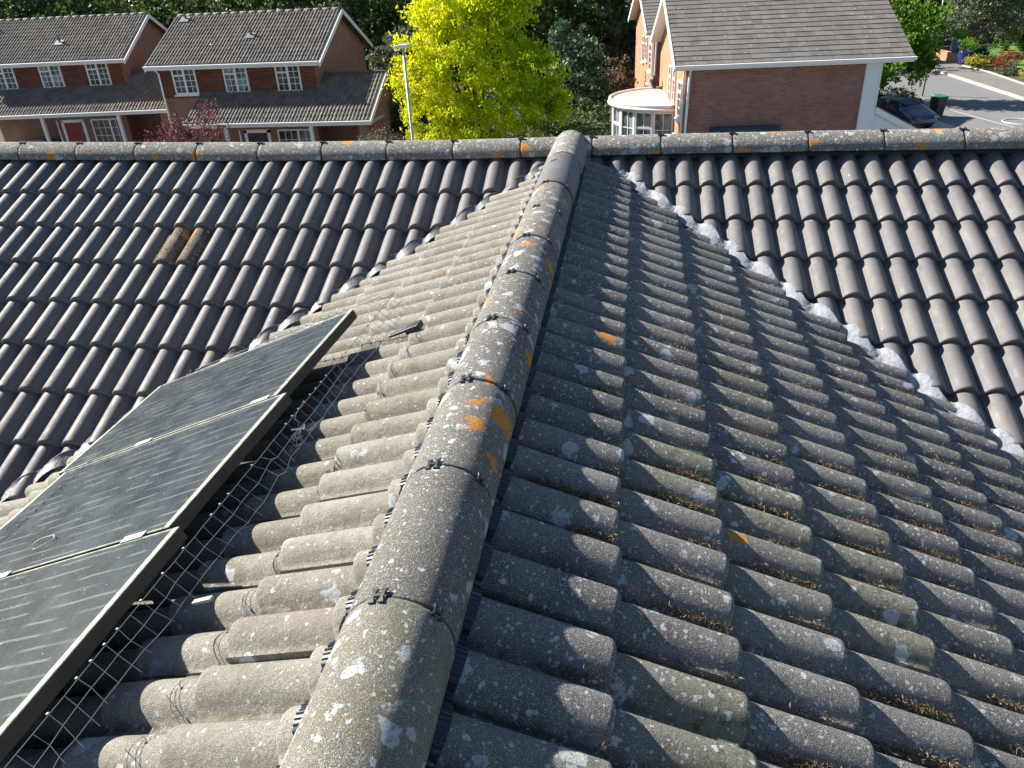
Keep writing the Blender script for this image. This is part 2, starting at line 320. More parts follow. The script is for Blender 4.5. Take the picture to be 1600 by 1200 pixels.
def ridge_tile(A, B, R, mat, parent, name='ridge_tile', tailL=.03, tailR=.012, th=.014, side=None, seed=0, loc=None, squash=1.0):
    # A to B: crown line ends; arc section, slightly cambered
    r = np.random.default_rng(seed); A, B = Vector(A), Vector(B); d = (B-A); L = d.length; d.normalize(); s = d.cross(Vector((0, 0, 1))).normalized(); u = s.cross(d)
    angs = np.linspace(-90, 90, 21); sec = [(math.sin(rad(a))*R, (math.cos(rad(a))*R-R)*squash) for a in angs]
    sec = [(-R, -R*squash-tailL)]+sec+[(R, -R*squash-tailR)]; n = len(sec)
    inn = [(x*(R-th)/R, z-th*(1 if abs(x) < R*.9 else .1)) for x, z in sec]; ring = sec+inn[::-1]; m = len(ring)
    xs = [0, .006, .02, L*.33, L*.66, L-.02, L-.006, L]; V = []; tw = r.normal(0, .008)
    for x in xs:
        e = .0035 if x in (0, L) else (.001 if x in (.006, L-.006) else 0); k = 1-e/R
        for i, (a, z) in enumerate(ring):
            kk = k if i < n else 1; a2 = a*kk+tw*z; z2 = z*kk-(0 if i >= n else e*.4)
            V.append(A+d*x+s*a2+u*(z2+r.normal(0, .0004)-tw*a))
    F = []
    for j in range(len(xs)-1):
        for i in range(m): F.append((j*m+i, j*m+(i+1) % m, (j+1)*m+(i+1) % m, (j+1)*m+i))
    for j in (0, len(xs)-1):
        for i in range(n-1): q = (j*m+i, j*m+i+1, j*m+m-2-i, j*m+m-1-i); F.append(q if j else q[::-1])
    o = mobj(name, V, F, mat, parent, False, {'rnd': np.full(len(V), r.random()), 'pan': np.zeros(len(V)), 'moss': np.zeros(len(V))}, loc)
    fixn(o); o.data.polygons.foreach_set('use_smooth', [len(p.vertices) == 4 and abs(p.normal.dot(d)) < .6 for p in o.data.polygons]); return o

# ------------------------------------------------------------------ the house whose roof we stand on
HB = Vector((-.43, 2.5, -8.4)); HOFF = -HB
house = tag(empty('house', HB), 'house in the foreground, its lichened T-shaped tiled roof filling the view', 'house')
OR = np.array([-.2833, 1.3315, -1.1788]); KY = np.array([0, 1., 0]); SR = np.array([math.cos(.4228), 0, -math.sin(.4228)]); NR = np.array([math.sin(.4228), 0, math.cos(.4228)]); GR = .3151
AL = np.array([-.37367, 1.0228, -1.13819]); SL = np.array([-.91704, .07334, -.39198]); NL = np.array([-.39304, 0, .91952])
Q = np.array([1.39496, 5.34996, -1.20089]); DF = np.array([.99996, .00392, -.00756]); SF = np.array([.00969, -.90649, -.42211]); NF = np.array([.00851, -.42204, .90654])
mossR = {(2, 4): 1, (3, 4): .9, (4, 4): .9, (4, 2): 1, (3, 2): .45, (2, -2): .9, (2, -4): .8, (3, 8): .5, (3, 10): .5, (5, 2): .3, (1, -4): .3, (4, 6): .35, (3, 14): .4}
kR = lambda P: True
vR_co, vR_no = Vector((0, 5.124+.01, 0)), Vector((.9665, 1, 0)).normalized()
vL_co, vL_no = Vector((-.374, 5.485, 0)), Vector((-.918, 1, 0)).normalized()
def keepR(P): return (Vector(P)-vR_co).dot(vR_no) < .45
def keepL(P): return (Vector(P)-vL_co).dot(vL_no) < .45
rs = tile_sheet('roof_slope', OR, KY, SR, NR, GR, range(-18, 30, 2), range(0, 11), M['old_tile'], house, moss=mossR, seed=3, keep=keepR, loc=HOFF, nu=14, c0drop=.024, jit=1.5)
rs['label'] = 'shaded right-hand slope of dark lichen-spotted tiles'
bisect(rs, vR_co, vR_no); bisect(rs, Vector((-.425, 0, 0)), Vector((-1, 0, 0)))
D1 = .6037
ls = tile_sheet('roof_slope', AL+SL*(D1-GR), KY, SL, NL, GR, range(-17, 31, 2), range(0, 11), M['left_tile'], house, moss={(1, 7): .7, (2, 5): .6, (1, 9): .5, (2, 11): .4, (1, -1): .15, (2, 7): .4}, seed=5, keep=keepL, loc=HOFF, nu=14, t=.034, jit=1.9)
ls['label'] = 'sunlit left-hand slope of pale weathered tiles'
bisect(ls, vL_co, vL_no); bisect(ls, Vector((-.435, 0, 0)), Vector((1, 0, 0)))
# far slopes (facing the camera)
GL_, GRF = .3484, .3194
QL = Q-DF*(34.553*W_)
fl = tile_sheet('roof_slope', QL, DF, SF, NF, GL_, range(-13, 33, 2), range(1, 12), M['new_tile'], house, ext=.3, seed=9, skip={(3, 5)}, loc=HOFF, H=.053, t=.030, jit=.8, soft=True, nu=18)
fl['label'] = 'far slope of smooth dark grey tiles left of the ridge'
bisect(fl, Vector((-.43, 5, 0)), Vector((1, 0, 0))); bisect(fl, Vector((0, 5.45, 0)), Vector((0, 1, 0)))
fl2 = tile_sheet('weathered_tile', QL, DF, SF, NF, GL_, range(5, 7, 2), range(3, 4), M['rust_tile'], house, seed=10, loc=HOFF, nu=14, H=.050); fl2['label'] = 'single old brown lichened tile among the dark grey ones'
frr = tile_sheet('roof_slope', Q+SF*(-.0446), DF, SF, NF, GRF, range(-13, 28, 2), range(1, 12), M['new_tile'], house, ext=.3, seed=11, loc=HOFF, H=.053, t=.030, jit=.8, soft=True, nu=18)
frr['label'] = 'far slope of smooth grey tiles right of the ridge'
bisect(frr, Vector((-.43, 5, 0)), Vector((-1, 0, 0))); bisect(frr, Vector((0, 5.45, 0)), Vector((0, 1, 0)))
# ---- ridge tiles
JN = [-.72, -.28, .16, .60, 1.041, 1.480, 1.916, 2.345, 2.781, 3.225, 3.676, 4.136]
XC, RC, ZC = -.43, .115, -1.059
mb_band = MB()
def clip(mb, y, ang, big=1.0, R=RC):
    # small bow-tie prong: two flared ends and a waist
    a = rad(ang); c = Vector((XC+math.sin(a)*(R+.003), y, ZC-R+math.cos(a)*(R+.003))); tdir = Vector((math.cos(a), 0, -math.sin(a))); nn = Vector((math.sin(a), 0, math.cos(a))); yy = Vector((0, 1, 0))
    def slab(y0, y1, h0, h1, lift0=0, lift1=0):
        P = []
        for yv, hw, lf in ((y0, h0, lift0), (y1, h1, lift1)):
            for sx in (-1, 1):
                for sz in (0, 1): P.append(c+yy*yv+tdir*(sx*hw)+nn*(sz*.004+lf))
        mb.add(P, [(0, 1, 3, 2), (4, 6, 7, 5), (0, 4, 5, 1), (2, 3, 7, 6), (0, 2, 6, 4), (1, 5, 7, 3)])
    for q in (-1, 1):
        o = q*.012*big; c0 = c
        c = c0+tdir*o
        slab(-.022*big, -.010*big, .0075*big, .004*big, -.002, -.001); slab(-.010*big, .008*big, .004*big, .004*big, -.001, -.0005); slab(.008*big, .020*big, .004*big, .0085*big, -.0005, -.001)
        c = c0
    slab(-.004, .004, .016*big, .016*big, -.001, -.001)
for i in range(len(JN)-1):
    y0, y1 = JN[i]+.003, JN[i+1]-.003
    m = M['ridge_pale'] if i <= 3 else (M['ridge'] if i <= 4 else M['ridge_mid'])
    r_ = ridge_tile((XC, y0, ZC+random.gauss(0, .0015)), (XC+random.gauss(0, .001), y1, ZC+random.gauss(0, .0015)), RC, m, house, seed=20+i, tailL=.034, tailR=.012, loc=HOFF)
    if i == 3: r_['label'] = 'nearest ridge tile, pale and yellowish with grey lichen blooms'
r_ = ridge_tile((XC, 4.139, ZC+.004), (XC, 4.62, ZC+.006), RC+.004, M['new_tile'], house, seed=40, tailL=.034, tailR=.012, loc=HOFF); r_['label'] = 'newer smooth dark grey ridge tile near the junction'
ridge_tile((XC, 4.62, ZC+.004), (XC, 4.80, ZC+.008), RC, M['new_tile'], house, seed=45, tailL=.034, tailR=.012, loc=HOFF)
ridge_tile((XC, 4.805, ZC+.010), (XC+.004, 5.46, ZC+.012), RC+.004, M['ridge_far'], house, seed=41, tailL=.03, tailR=.034, loc=HOFF)
for i, y in enumerate(JN[1:]+[4.62]):
    mb = MB(); arc = []
    for a in range(-96, 97, 8): arc.append((XC+math.sin(rad(a))*(RC-.004), ZC-RC+math.cos(rad(a))*(RC-.004)))
    arc2 = [(XC+math.sin(rad(a))*(RC-.02), ZC-RC+math.cos(rad(a))*(RC-.02)) for a in range(96, -97, -8)]
    n = len(arc); P = arc+arc2
    V = [(x, y-.018, z) for x, z in P]+[(x, y+.018, z) for x, z in P]; m2 = len(P)
    mb.add(V, [(k, (k+1) % m2, (k+1) % m2+m2, k+m2) for k in range(m2)]+[(k, k+1, m2-2-k, m2-1-k) for k in range(n-1)]+[(m2+k+1, m2+k, m2+m2-1-k, m2+m2-2-k) for k in range(n-1)])
    clip(mb, y, -14+random.uniform(-3, 3), .85); clip(mb, y, 48+random.uniform(-4, 4), .65); clip(mb, y, -78, .7)
    o = mb.build('ridge_union', M['black'], house, loc=HOFF)
# far ridge
JX = []
def far_crown(x):
    x = x/1.0206; xs = [-6, -4.53, -2.64, -1.22, .18, 1.11, 2.04, 6]; zs = [-1.022, -1.040, -1.074, -1.080, -1.066, -1.063, -1.064, -1.068]; return 1.0206*float(np.interp(x, xs, zs))
jpx = [-4.53, -4.06, -3.59, -3.11, -2.64, -2.165, -1.69, -1.22, -.752, -.27, .182, .64, 1.11, 1.57, 2.04]
jpx = [jpx[0]-.47*3, jpx[0]-.47*2, jpx[0]-.47]+jpx+[jpx[-1]+.47*k for k in range(1, 7)]
YF = 5.46; jpx = [1.0206*q for q in jpx]
for i in range(len(jpx)-1):
    x0, x1 = jpx[i]+.004, jpx[i+1]-.004
    ridge_tile((x0, YF, far_crown(x0)), (x1, YF, far_crown(x1)), .118, M['ridge_far'], house, seed=60+i, tailL=.03, tailR=.006, squash=.84, loc=HOFF)
for x in jpx[1:-1]:
    if abs(x+.43) < .12: continue
    z = far_crown(x); mb = MB(); R = .116
    arc = [(YF+math.sin(rad(a))*R, z-.101+math.cos(rad(a))*R*.84) for a in range(-90, 91, 10)]; arc2 = [(YF+math.sin(rad(a))*(R-.02), z-.101+math.cos(rad(a))*(R-.02)*.84) for a in range(90, -91, -10)]
    P = arc+arc2; m2 = len(P); n = len(arc)
    mb.add([(x-.012, a, b) for a, b in P]+[(x+.012, a, b) for a, b in P], [(k, (k+1) % m2, (k+1) % m2+m2, k+m2) for k in range(m2)]+[(k, k+1, m2-2-k, m2-1-k) for k in range(n-1)])
    for a in (-12,):
        yy, zz = YF+math.sin(rad(a))*(.124), z-.101+math.cos(rad(a))*(.124)*.84+.004; mb.box((x, yy, zz-.002), (.04, .012, .006), 0, ('X', rad(-a))); mb.box((x-.016, yy, zz), (.010, .026, .008), 0, ('X', rad(-a))); mb.box((x+.016, yy, zz), (.010, .026, .008), 0, ('X', rad(-a)))
    mb.build('ridge_union', M['black'], house, loc=HOFF)
# dark roll under the far ridge
mb = MB(); mb.tube([(-6.2, YF-.03, -1.20), (-.9, YF-.03, -1.235), (5, YF-.03, -1.22)], .03, 8); mb.build('eaves_roll', M['black'], house, loc=HOFF)
# ribbed ventilation strips either side of the near ridge
def comb(A, S, N, s0, s1, k0, y0, y1, name, H=.053, drop=0):
    ys = np.arange(y0, y1, .0022); ss = np.array([s0, (s0+s1)/2, s1-.004, s1, s1]); V = []
    for j, s in enumerate(ss):
        v = ((ys-A[1])/W_+.5) % 1-.5; h = prof(v, H)-H; rib = .0018*np.sign(np.sin(ys*2*np.pi/.011)); blk = np.where(((ys/.15) % 1) < .06, -.004, 0)
        off = .005-drop+rib+blk-(.012 if j == 4 else 0)
        # follow the tile upper surface of course 0
        P = np.array([A[0], 0, A[2]])[None]+S[None]*s+np.array([0, 1, 0])[None]*(ys[:, None]-S[1]*s)*1+N[None]*((h*.96+off-.006*(abs(s)/.3))[:, None]); P[:, 1] = ys; V.append(P)
    n = len(ys); V = np.concatenate(V); F = [(j*n+i, j*n+i+1, (j+1)*n+i+1, (j+1)*n+i) for j in range(4) for i in range(n-1)]
    return mobj(name, V, np.array(F), M['comb'], house, False, None, HOFF)
comb(OR, SR, NR, -.10, -.002, 0, -.9, 5.05, 'eaves_comb', drop=.022)
comb(AL+SL*(D1-GR), SL, NL, -.18, -.045, 0, -.9, 5.2, 'eaves_comb')
# valley lead dressed over the far tiles
def far_h(x, y, left):
    P = np.stack([x, y, Q[2]-(x-Q[0])*(NF[0]/NF[2])-(y-Q[1])*(NF[1]/NF[2])], -1); g = GL_ if left else GRF
    base = QL if left else Q+SF*(-.0446); d = P-base; k = d@DF/W_; s = d@SF; k2 = (k+.5) % 1-.5; fr = (s/g) % 1
    h = .58*.053+.42*prof(k2, .053, True)-.053-.012-.004*np.cos(6.28*fr); P[:, 2] += (h+.010)/NF[2]; return P, k2
def flashing(left, name, mat):
    co, no = (vL_co, vL_no) if left else (vR_co, vR_no); t = Vector((-no.y, no.x, 0)); t = t if t.y < 0 else -t
    T = np.arange(-.1, 4.2, .007); U = [-.06, -.02, .02, .05, .075, .095, 1.0]; base = np.array([co.x, co.y]); rows = []
    r = np.random.default_rng(5 if left else 6); ph = r.normal(0, 1, 40)
    for j, u in enumerate(U):
        xy0 = base[None]+np.outer(T, [t.x, t.y])
        xx = xy0[:, 0]+no.x*.06; kk = ((xx-(QL[0] if left else Q[0]))/W_+.5) % 1-.5
        lobe = (.0 if left else .016)+(.016 if left else .034)*np.cos(np.clip(kk/.5, -1, 1)*np.pi/2)**.7*(1+.25*np.interp(T, np.arange(40)*.11, ph))
        uu = u if u < 0.02 else lobe*min(1.0, (.3+.7*(j-2)/4))
        xy = xy0+np.outer(uu*np.ones(len(T)), [no.x, no.y]); P, _ = far_h(xy[:, 0], xy[:, 1], left)
        P[:, 2] += .0015*np.sin(T*31+j)+(.002 if j in (3, 4) else 0)-(.008 if j == 6 else 0)-(.010 if left else .003); rows.append(P)
    n = len(T); V = np.concatenate(rows); F = np.array([(j*n+i, (j+1)*n+i, (j+1)*n+i+1, j*n+i+1) for j in range(len(U)-1) for i in range(n-1)])
    if not left: F = F[:, ::-1]
    o = mobj(name, V, F, mat, house, True, None, HOFF); return o
f1 = flashing(False, 'valley_flashing', M['lead_pale']); f1['label'] = 'pale lead flashing scalloped along the right valley'
f2 = flashing(True, 'valley_flashing', M['lead']); f2['label'] = 'grey lead flashing scalloped along the left valley'
# body of the house and hidden slopes
mb = MB(); mb.b2((-3.4, -1.3, -8.4), (2.5, 4.2, -2.9)); mb.b2((-6.4, 2.7, -8.4), (4.6, 8.2, -3.4)); mb.build('wall', M['brick'], house, loc=HOFF)
mb = MB(); mb.add([(-6.5, 5.50, -1.20), (5.1, 5.50, -1.20), (5.1, 8.7, -2.8), (-6.5, 8.7, -2.8)], [(0, 1, 2, 3)]); o = mb.build('roof_slope', M['new_tile'], house, loc=HOFF)
mb = MB(); mb.add([(-.43, -1.35, -1.22), (2.5, -1.35, -2.55), (2.5, -1.33, -3.0), (-3.4, -1.33, -3.0), (-3.4, -1.35, -2.6)], [(0, 1, 2, 3, 4)]); mb.build('gable_wall', M['brick'], house, loc=HOFF)
mb = MB()  # underlay just below the tiles, so no light leaks through the laps
for A_, S_, N_, x0, x1 in ((OR, SR, NR, -.16, 3.2), (AL, SL, NL, 0, 3.5)):
    a = np.array([A_[0], 0, A_[2]])-N_*.085; P = [a+S_*x0, a+S_*x1]
    if S_[0] > 0: mb.add([(P[0][0], -1.3, P[0][2]), (P[1][0], -1.3, P[1][2]), (P[1][0], 5.1-.9665*P[1][0], P[1][2]), (P[0][0], 5.1-.9665*P[0][0], P[0][2])], [(0, 1, 2, 3)])
    else: mb.add([(P[0][0], -1.3, P[0][2]), (P[1][0], -1.3, P[1][2]), (P[1][0], 5.8+.918*P[1][0], P[1][2]), (P[0][0], 5.8+.918*P[0][0], P[0][2])], [(0, 3, 2, 1)])
a = Q-NF*.09; mb.add([a+DF*-7.6, a+DF*3.3, a+DF*3.3+SF*3.9, a+DF*-7.6+SF*3.9], [(0, 3, 2, 1)])
mb.build('underlay', M['dark'], house, loc=HOFF)

# ------------------------------------------------------------------ solar panels
def pan_matrix(D, y, h):
    P = AL*np.array([1, 0, 1])+SL*D+KY*y+NL*h; X = SL; Y = -KY+NL*(KY@NL); Y = Y-X*(Y@X); Y /= np.linalg.norm(Y); Z = np.cross(X, Y)
    return Matrix(((X[0], Y[0], Z[0], P[0]), (X[1], Y[1], Z[1], P[1]), (X[2], Y[2], Z[2], P[2]), (0, 0, 0, 1)))
PL, PWd, PT = 1.235, .735, .042
def make_panel():
    o = empty('solar_panel', (0, 0, 0)); f = MB(); fw = .026
    for lo, hi in (((0, 0, -PT), (fw, PWd, 0)), ((PL-fw, 0, -PT), (PL, PWd, 0)), ((fw, 0, -PT), (PL-fw, .008, 0)), ((fw, PWd-.008, -PT), (PL-fw, PWd, 0))): f.b2(lo, hi)
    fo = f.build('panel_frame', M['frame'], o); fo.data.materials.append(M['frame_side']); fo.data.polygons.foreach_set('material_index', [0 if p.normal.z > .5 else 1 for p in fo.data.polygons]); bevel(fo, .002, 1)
    g = MB(); g.b2((fw+.0006, .0086, -.008), (PL-fw-.0006, PWd-.0086, -.0025)); g.build('panel_glass', M['panel'], o)
    return o
labels = ['solar panel farthest from the camera, at the upper end of the row', 'middle solar panel of the row, with a curl of dead stem lying on it', 'nearest solar panel of the row, cut off by the lower left picture corner']
p0 = make_panel(); G = 'solar panels in a row on the left roof slope'
for i, y in enumerate((2.213, 1.462, .711)):
    if i == 0: o = p0
    else:
        o = p0.copy(); COL.objects.link(o)
        for ch in p0.children: c = ch.copy(); COL.objects.link(c); c.parent = o
    o.matrix_world = pan_matrix(.851, y+.008+PWd, .15); tag(o, labels[i], 'solar panel', G)
Mp = pan_matrix(.851, 0, .15)
def FY(mb): mb.V = [(v[0], -v[1], v[2]) for v in mb.V]; mb.F = [f[::-1] for f in mb.F]; return mb
mb = MB()
for D in (.40, .95):
    mb.b2((D-.02, -.05, -PT-.046), (D+.02, 2.95, -PT-.002))
for y in (2.2145, 1.4635):
    for D in (.30, .92): mb.b2((D-.045, y-.003-.003, -.03), (D+.045, y+.0025-.003, .001)); mb.b2((D-.045, y-.017, .0012), (D+.045, y+.010, .0040))
for yy in (.1, 1.2, 2.4):
    for D in (.45, .95): mb.b2((D-.03, yy-.02, -PT-.10), (D-.022, yy+.02, -PT-.04))
o = FY(mb).build('mounting_rail', M['alu']); o.matrix_world = Mp; tag(o, 'grey aluminium rails and clamps holding the row of solar panels', 'mounting rail')
# roof hook peeking out under the top panel, flashed in dark lead
mb = MB(); mb.b2((-.05, 2.83, -.150), (.06, 2.86, -.138)); mb.b2((-.10, 2.815, -.160), (-.03, 2.875, -.132)); o = FY(mb).build('roof_bracket', M['black']); o.matrix_world = Mp; bevel(o, .004); tag(o, 'black roof bracket beside the far corner of the uppermost solar panel', 'bracket')
mb = MB(); mb.b2((-.045, 1.262, -.135), (.02, 1.276, -.127)); o = FY(mb).build('timber_batten', M['drive']); o.matrix_world = Mp; tag(o, 'short pale wooden batten poking out under the solar panel edge', 'batten')
pts = []
for k in range(22):
    a = k/21*5.0; pts.append((.86+.055*math.cos(a)+.004*math.sin(3*a), 1.60+.03*math.sin(a), .004+.003*abs(math.sin(2*a))))
mb = MB(); mb.tube(pts, .0022, 5); o = FY(mb).build('dry_stem', M['drive'], smooth=True); o.matrix_world = Mp; tag(o, 'curled pale dry stem lying on the middle solar panel', 'stem')
# pigeon mesh: strips in panel space hanging from the frame edges
def mesh_strip(path, drop, name, nlong, step, seed, amp=.004, crumple=()):
    # path: list of (x,y,z) along the frame; drop: vector from top wire to bottom wire
    r = random.Random(seed); mb = MB(); P = [Vector(p) for p in path]; L = [0]
    for a, b in zip(P, P[1:]): L.append(L[-1]+(b-a).length)
    def at(s):
        for i in range(len(P)-1):
            if s <= L[i+1] or i == len(P)-2: return P[i].lerp(P[i+1], (s-L[i])/(L[i+1]-L[i]))
    def dv(s):
        k = 0
        for (c, wd, am) in crumple: k += am*math.exp(-((s-c)/wd)**2)
        return k
    n = int(L[-1]/step); nz = [[r.gauss(0, amp) for _ in range(3)] for _ in range((n+2)*nlong)]
    def node(i, j):
        s = min(i*step, L[-1]); f = j/(nlong-1); k = dv(s); D = Vector(drop); z = nz[i*nlong+j]
        sw = .012*math.sin(s*5.1+j)+.008*math.sin(s*13)
        p = at(s)+D*f*(1-.35*k)+Vector((z[0]*(.3+f)-k*.05*f+sw*f, z[1]*(1+5*k)*(.3+f), z[2]*(.3+f)+k*.05*math.sin(j*2.1+i)*f)); return p
    for j in range(nlong): mb.tube([node(i, j) for i in range(n+1)], .0010, 4)
    for i in range(0, n+1):
        ex = r.uniform(.0, .03); a, b = node(i, nlong-1), node(i, nlong-2); mb.tube([node(i, j) for j in range(nlong)]+[a+(a-b).normalized()*ex], .0009, 4)
        if r.random() < .6: mb.box(node(i, 0)+Vector((.002, 0, .002)), (.006, .005, .004))
    return mb, name
root = empty('pigeon_mesh', Mp.translation); root.matrix_world = Mp; tag(root, 'galvanised wire pigeon mesh hung around the edges of the solar panels', 'wire mesh')
mb, _ = mesh_strip([(-.004, -.2, -.004), (-.004, 2.97, -.004)], (-.028, .0, -.075), 'mesh_strip', 3, .045, 3, .002, crumple=((1.92, .05, .5),)); a = FY(mb).build('mesh_strip', M['wire'], root)
mb, _ = mesh_strip([(.05, 2.975, .004), (1.245, 2.975, .004)], (.0, .085, -.045), 'mesh_strip', 3, .045, 4, .004); FY(mb).build('mesh_strip', M['wire'], root)
mb, _ = mesh_strip([(1.242, 2.98, .006), (1.242, 1.9, .002), (1.242, -.1, .006)], (.14, .0, -.07), 'mesh_strip', 4, .045, 5, .004, crumple=((.1, .15, 1.2),)); FY(mb).build('mesh_strip', M['wire'], root)
mb = MB(); r = random.Random(11)   # the tangled ends where two lengths were joined
for c in ((-.03, 1.93, -.04), (-.02, 1.90, -.06)):
    for k in range(3):
        p = [Vector(c)]
        for q in range(6): p.append(p[-1]+Vector((r.gauss(-.002, .012), r.gauss(0, .022), r.gauss(-.004, .012))))
        mb.tube(p, .0011, 4)
    FY(mb).build('mesh_tangle', M['wire'], root); mb = MB()

# ------------------------------------------------------------------ moss, twigs and leaf litter in the troughs
def litter(name, n, seed, right=True):
    r = np.random.default_rng(seed); V = []; F = []; R = []
    A, S, N = (OR, SR, NR) if right else (AL+SL*(D1-GR), SL, NL)
    for _ in range(n):
        c = int(r.integers(1, 9)) if right else int(r.integers(1, 3)); k = int(r.integers(-5, 16)); dens = math.sin(c*3.3+k*1.7)+math.sin(k*.9-c); 
        if r.random() > .35+.35*dens: continue
        m = int(r.integers(10, 60)); s0 = (c-abs(r.normal(0, .36)))*GR-.015 if right else (c-r.random())*GR; u0 = (k-.5)*W_+(.012 if right else .0)
        for q in range(m):
            s = s0+r.normal(0, .028); u = u0+r.normal(0, .007); fr = (s/GR) % 1; h = -.053-.030*(1-fr)+abs(r.normal(0, .009))+.010
            p = A+KY*(u+ (S[1]*0))+S*s+N*h; L = r.uniform(.005, .020)*(2.2 if r.random() < .07 else 1); wd = r.uniform(.0012, .005)*(.35 if L > .018 else 1)
            if p[1] > (5.0-.9665*p[0] if right else 5.6+.918*p[0]): continue
            a = r.normal(0, 1, 3); a -= N*(a@N)*.5; a /= np.linalg.norm(a); b = np.cross(a, N+r.normal(0, .6, 3)); b /= np.linalg.norm(b)+1e-9; cc = np.cross(a, b)
            i = len(V); V += [p-a*L/2, p+b*wd/2+cc*wd*.4, p+a*L/2, p-b*wd/2+cc*wd*.3]; F.append((i, i+1, i+2, i+3)); rr = r.random(); R += [rr]*4
    return mobj(name, np.array(V), F, M['debris'], None, False, {'rnd': np.array(R)})
tag(litter('moss_litter', 4200, 4, True), 'brown dead moss, twigs and leaf litter caught in the troughs of the right slope', 'moss litter', kind='stuff')

# ------------------------------------------------------------------ background: ground, road, path
def sheet(name, pts, z, mat, **kw):
    mb = MB(); mb.add([(x, y, z) for x, y in pts], [tuple(range(len(pts)))]); o = mb.build(name, mat); tag(o, kind='structure'); return o
ZG = -8.4
def gridplane(name, x0, x1, y0, y1, z, mat, n=40):
    V = []; F = []
    for j in range(n+1):
        for i in range(n+1): V.append((x0+(x1-x0)*i/n, y0+(y1-y0)*j/n, z))
    for j in range(n):
        for i in range(n): a = j*(n+1)+i; F.append((a, a+1, a+n+2, a+n+1))
    return tag(mobj(name, V, F, mat), kind='structure')
gridplane('ground', -300, 300, -300, 400, ZG, M['ground'])
sheet('front_garden', [(-60, 12), (11, 12), (11, 27.9), (-60, 32)], ZG+.004, M['path'])
sheet('road', [(12.6, -60), (19.6, -60), (20.9, 30), (21.9, 50), (21.2, 61), (19.5, 72), (14, 90), (5, 110), (-4, 106), (8, 86), (12.5, 70), (13.6, 56), (13.2, 46), (12.6, 30)], ZG+.004, M['asphalt'])
sheet('driveway', [(8.6, 30), (13.0, 30), (13.4, 47), (11.5, 48), (8.6, 44)], ZG+.010, M['drive'])
sheet('driveway', [(13.3, 40.5), (16.4, 41.2), (15.6, 44.2), (13.3, 44.4)], ZG+.012, M['drive'])
sheet('footpath', [(22.05, 40), (24.2, 40), (23.9, 54), (23.9, 60.5), (23.4, 66), (21.5, 75), (19.8, 74), (21.35, 61.2), (22.05, 50)], ZG+.10, M['path'])
sheet('lawn', [(24.9, 40), (60, 40), (60, 75), (26.6, 75), (26.3, 60)], ZG+.13, M['lawn'])
def strip(name, pts, w, h, mat):
    mb = MB()
    for a, b in zip(pts, pts[1:]):
        a, b = Vector((*a, 0)), Vector((*b, 0)); d = b-a; mb.box(((a+b)/2)+Vector((0, 0, ZG+h/2)), (d.length+.0, w, h), math.atan2(d.y, d.x))
    return tag(mb.build(name, mat), kind='structure')
strip('kerb', [(21.95, 40), (21.98, 50), (21.25, 61.2), (19.7, 73)], .18, .125, M['kerb'])
strip('kerb', [(13.15, 47.0), (13.5, 56), (12.4, 69)], .16, .12, M['kerb'])
strip('path_edging', [(24.2, 45), (23.95, 54), (23.95, 60.5), (23.5, 64)], .14, .16, M['kerb'])
strip('road_marking', [(16.4, 50.5), (17.3, 47), (18.2, 43.5), (19.2, 40)], .07, .0085, M['kerb'])
mb = MB(); pts = [(19.3+.75*math.cos(a/24*2*math.pi), 43.6+.75*math.sin(a/24*2*math.pi), ZG+.012) for a in range(25)]
mb.tube(pts, .05, 5); o = mb.build('road_ring', M['kerb']); tag(o, kind='structure')

# ------------------------------------------------------------------ houses
def profile_roof(name, L, slope_len, A, K, S, N, mat, parent, w=.15, g=.34, H=.05, t=.02, nu=8, seed=1):
    n = int(L/(2*w)); o = tile_sheet(name, A, K, S, N, g, range(0, 2*n, 2), range(1, int(slope_len/g)+1), mat, parent, H=H, t=t, nu=nu, seed=seed, w=L/(2*n), jit=2.0, crest=False); return o
def flat_roof(name, L, slope_len, A, K, S, N, mat, parent, g=.31, t=.022, seed=1):
    r = np.random.default_rng(seed); V = []; F = []; R = []; nt = int(L/.33); w = L/nt
    for c in range(int(slope_len/g)+1):
        for i in range(nt):
            dz = r.normal(0, .0015); a = i*w; b = a+w-.004; x0 = c*g-.02; x1 = min((c+1)*g, slope_len)+r.normal(0, .003); q = len(V)
            for s, h in ((x0, -.0), (x1, t+dz), (x1, -.004)):
                for u in (a, b): V.append(np.array(A)+np.array(K)*u+np.array(S)*s+np.array(N)*h)
            F += [(q, q+1, q+3, q+2), (q+2, q+3, q+5, q+4)]; R += [r.random()]*6
    return mobj(name, np.array(V), F, mat, parent, False, {'rnd': R, 'pan': np.zeros(len(R)), 'moss': np.zeros(len(R))})
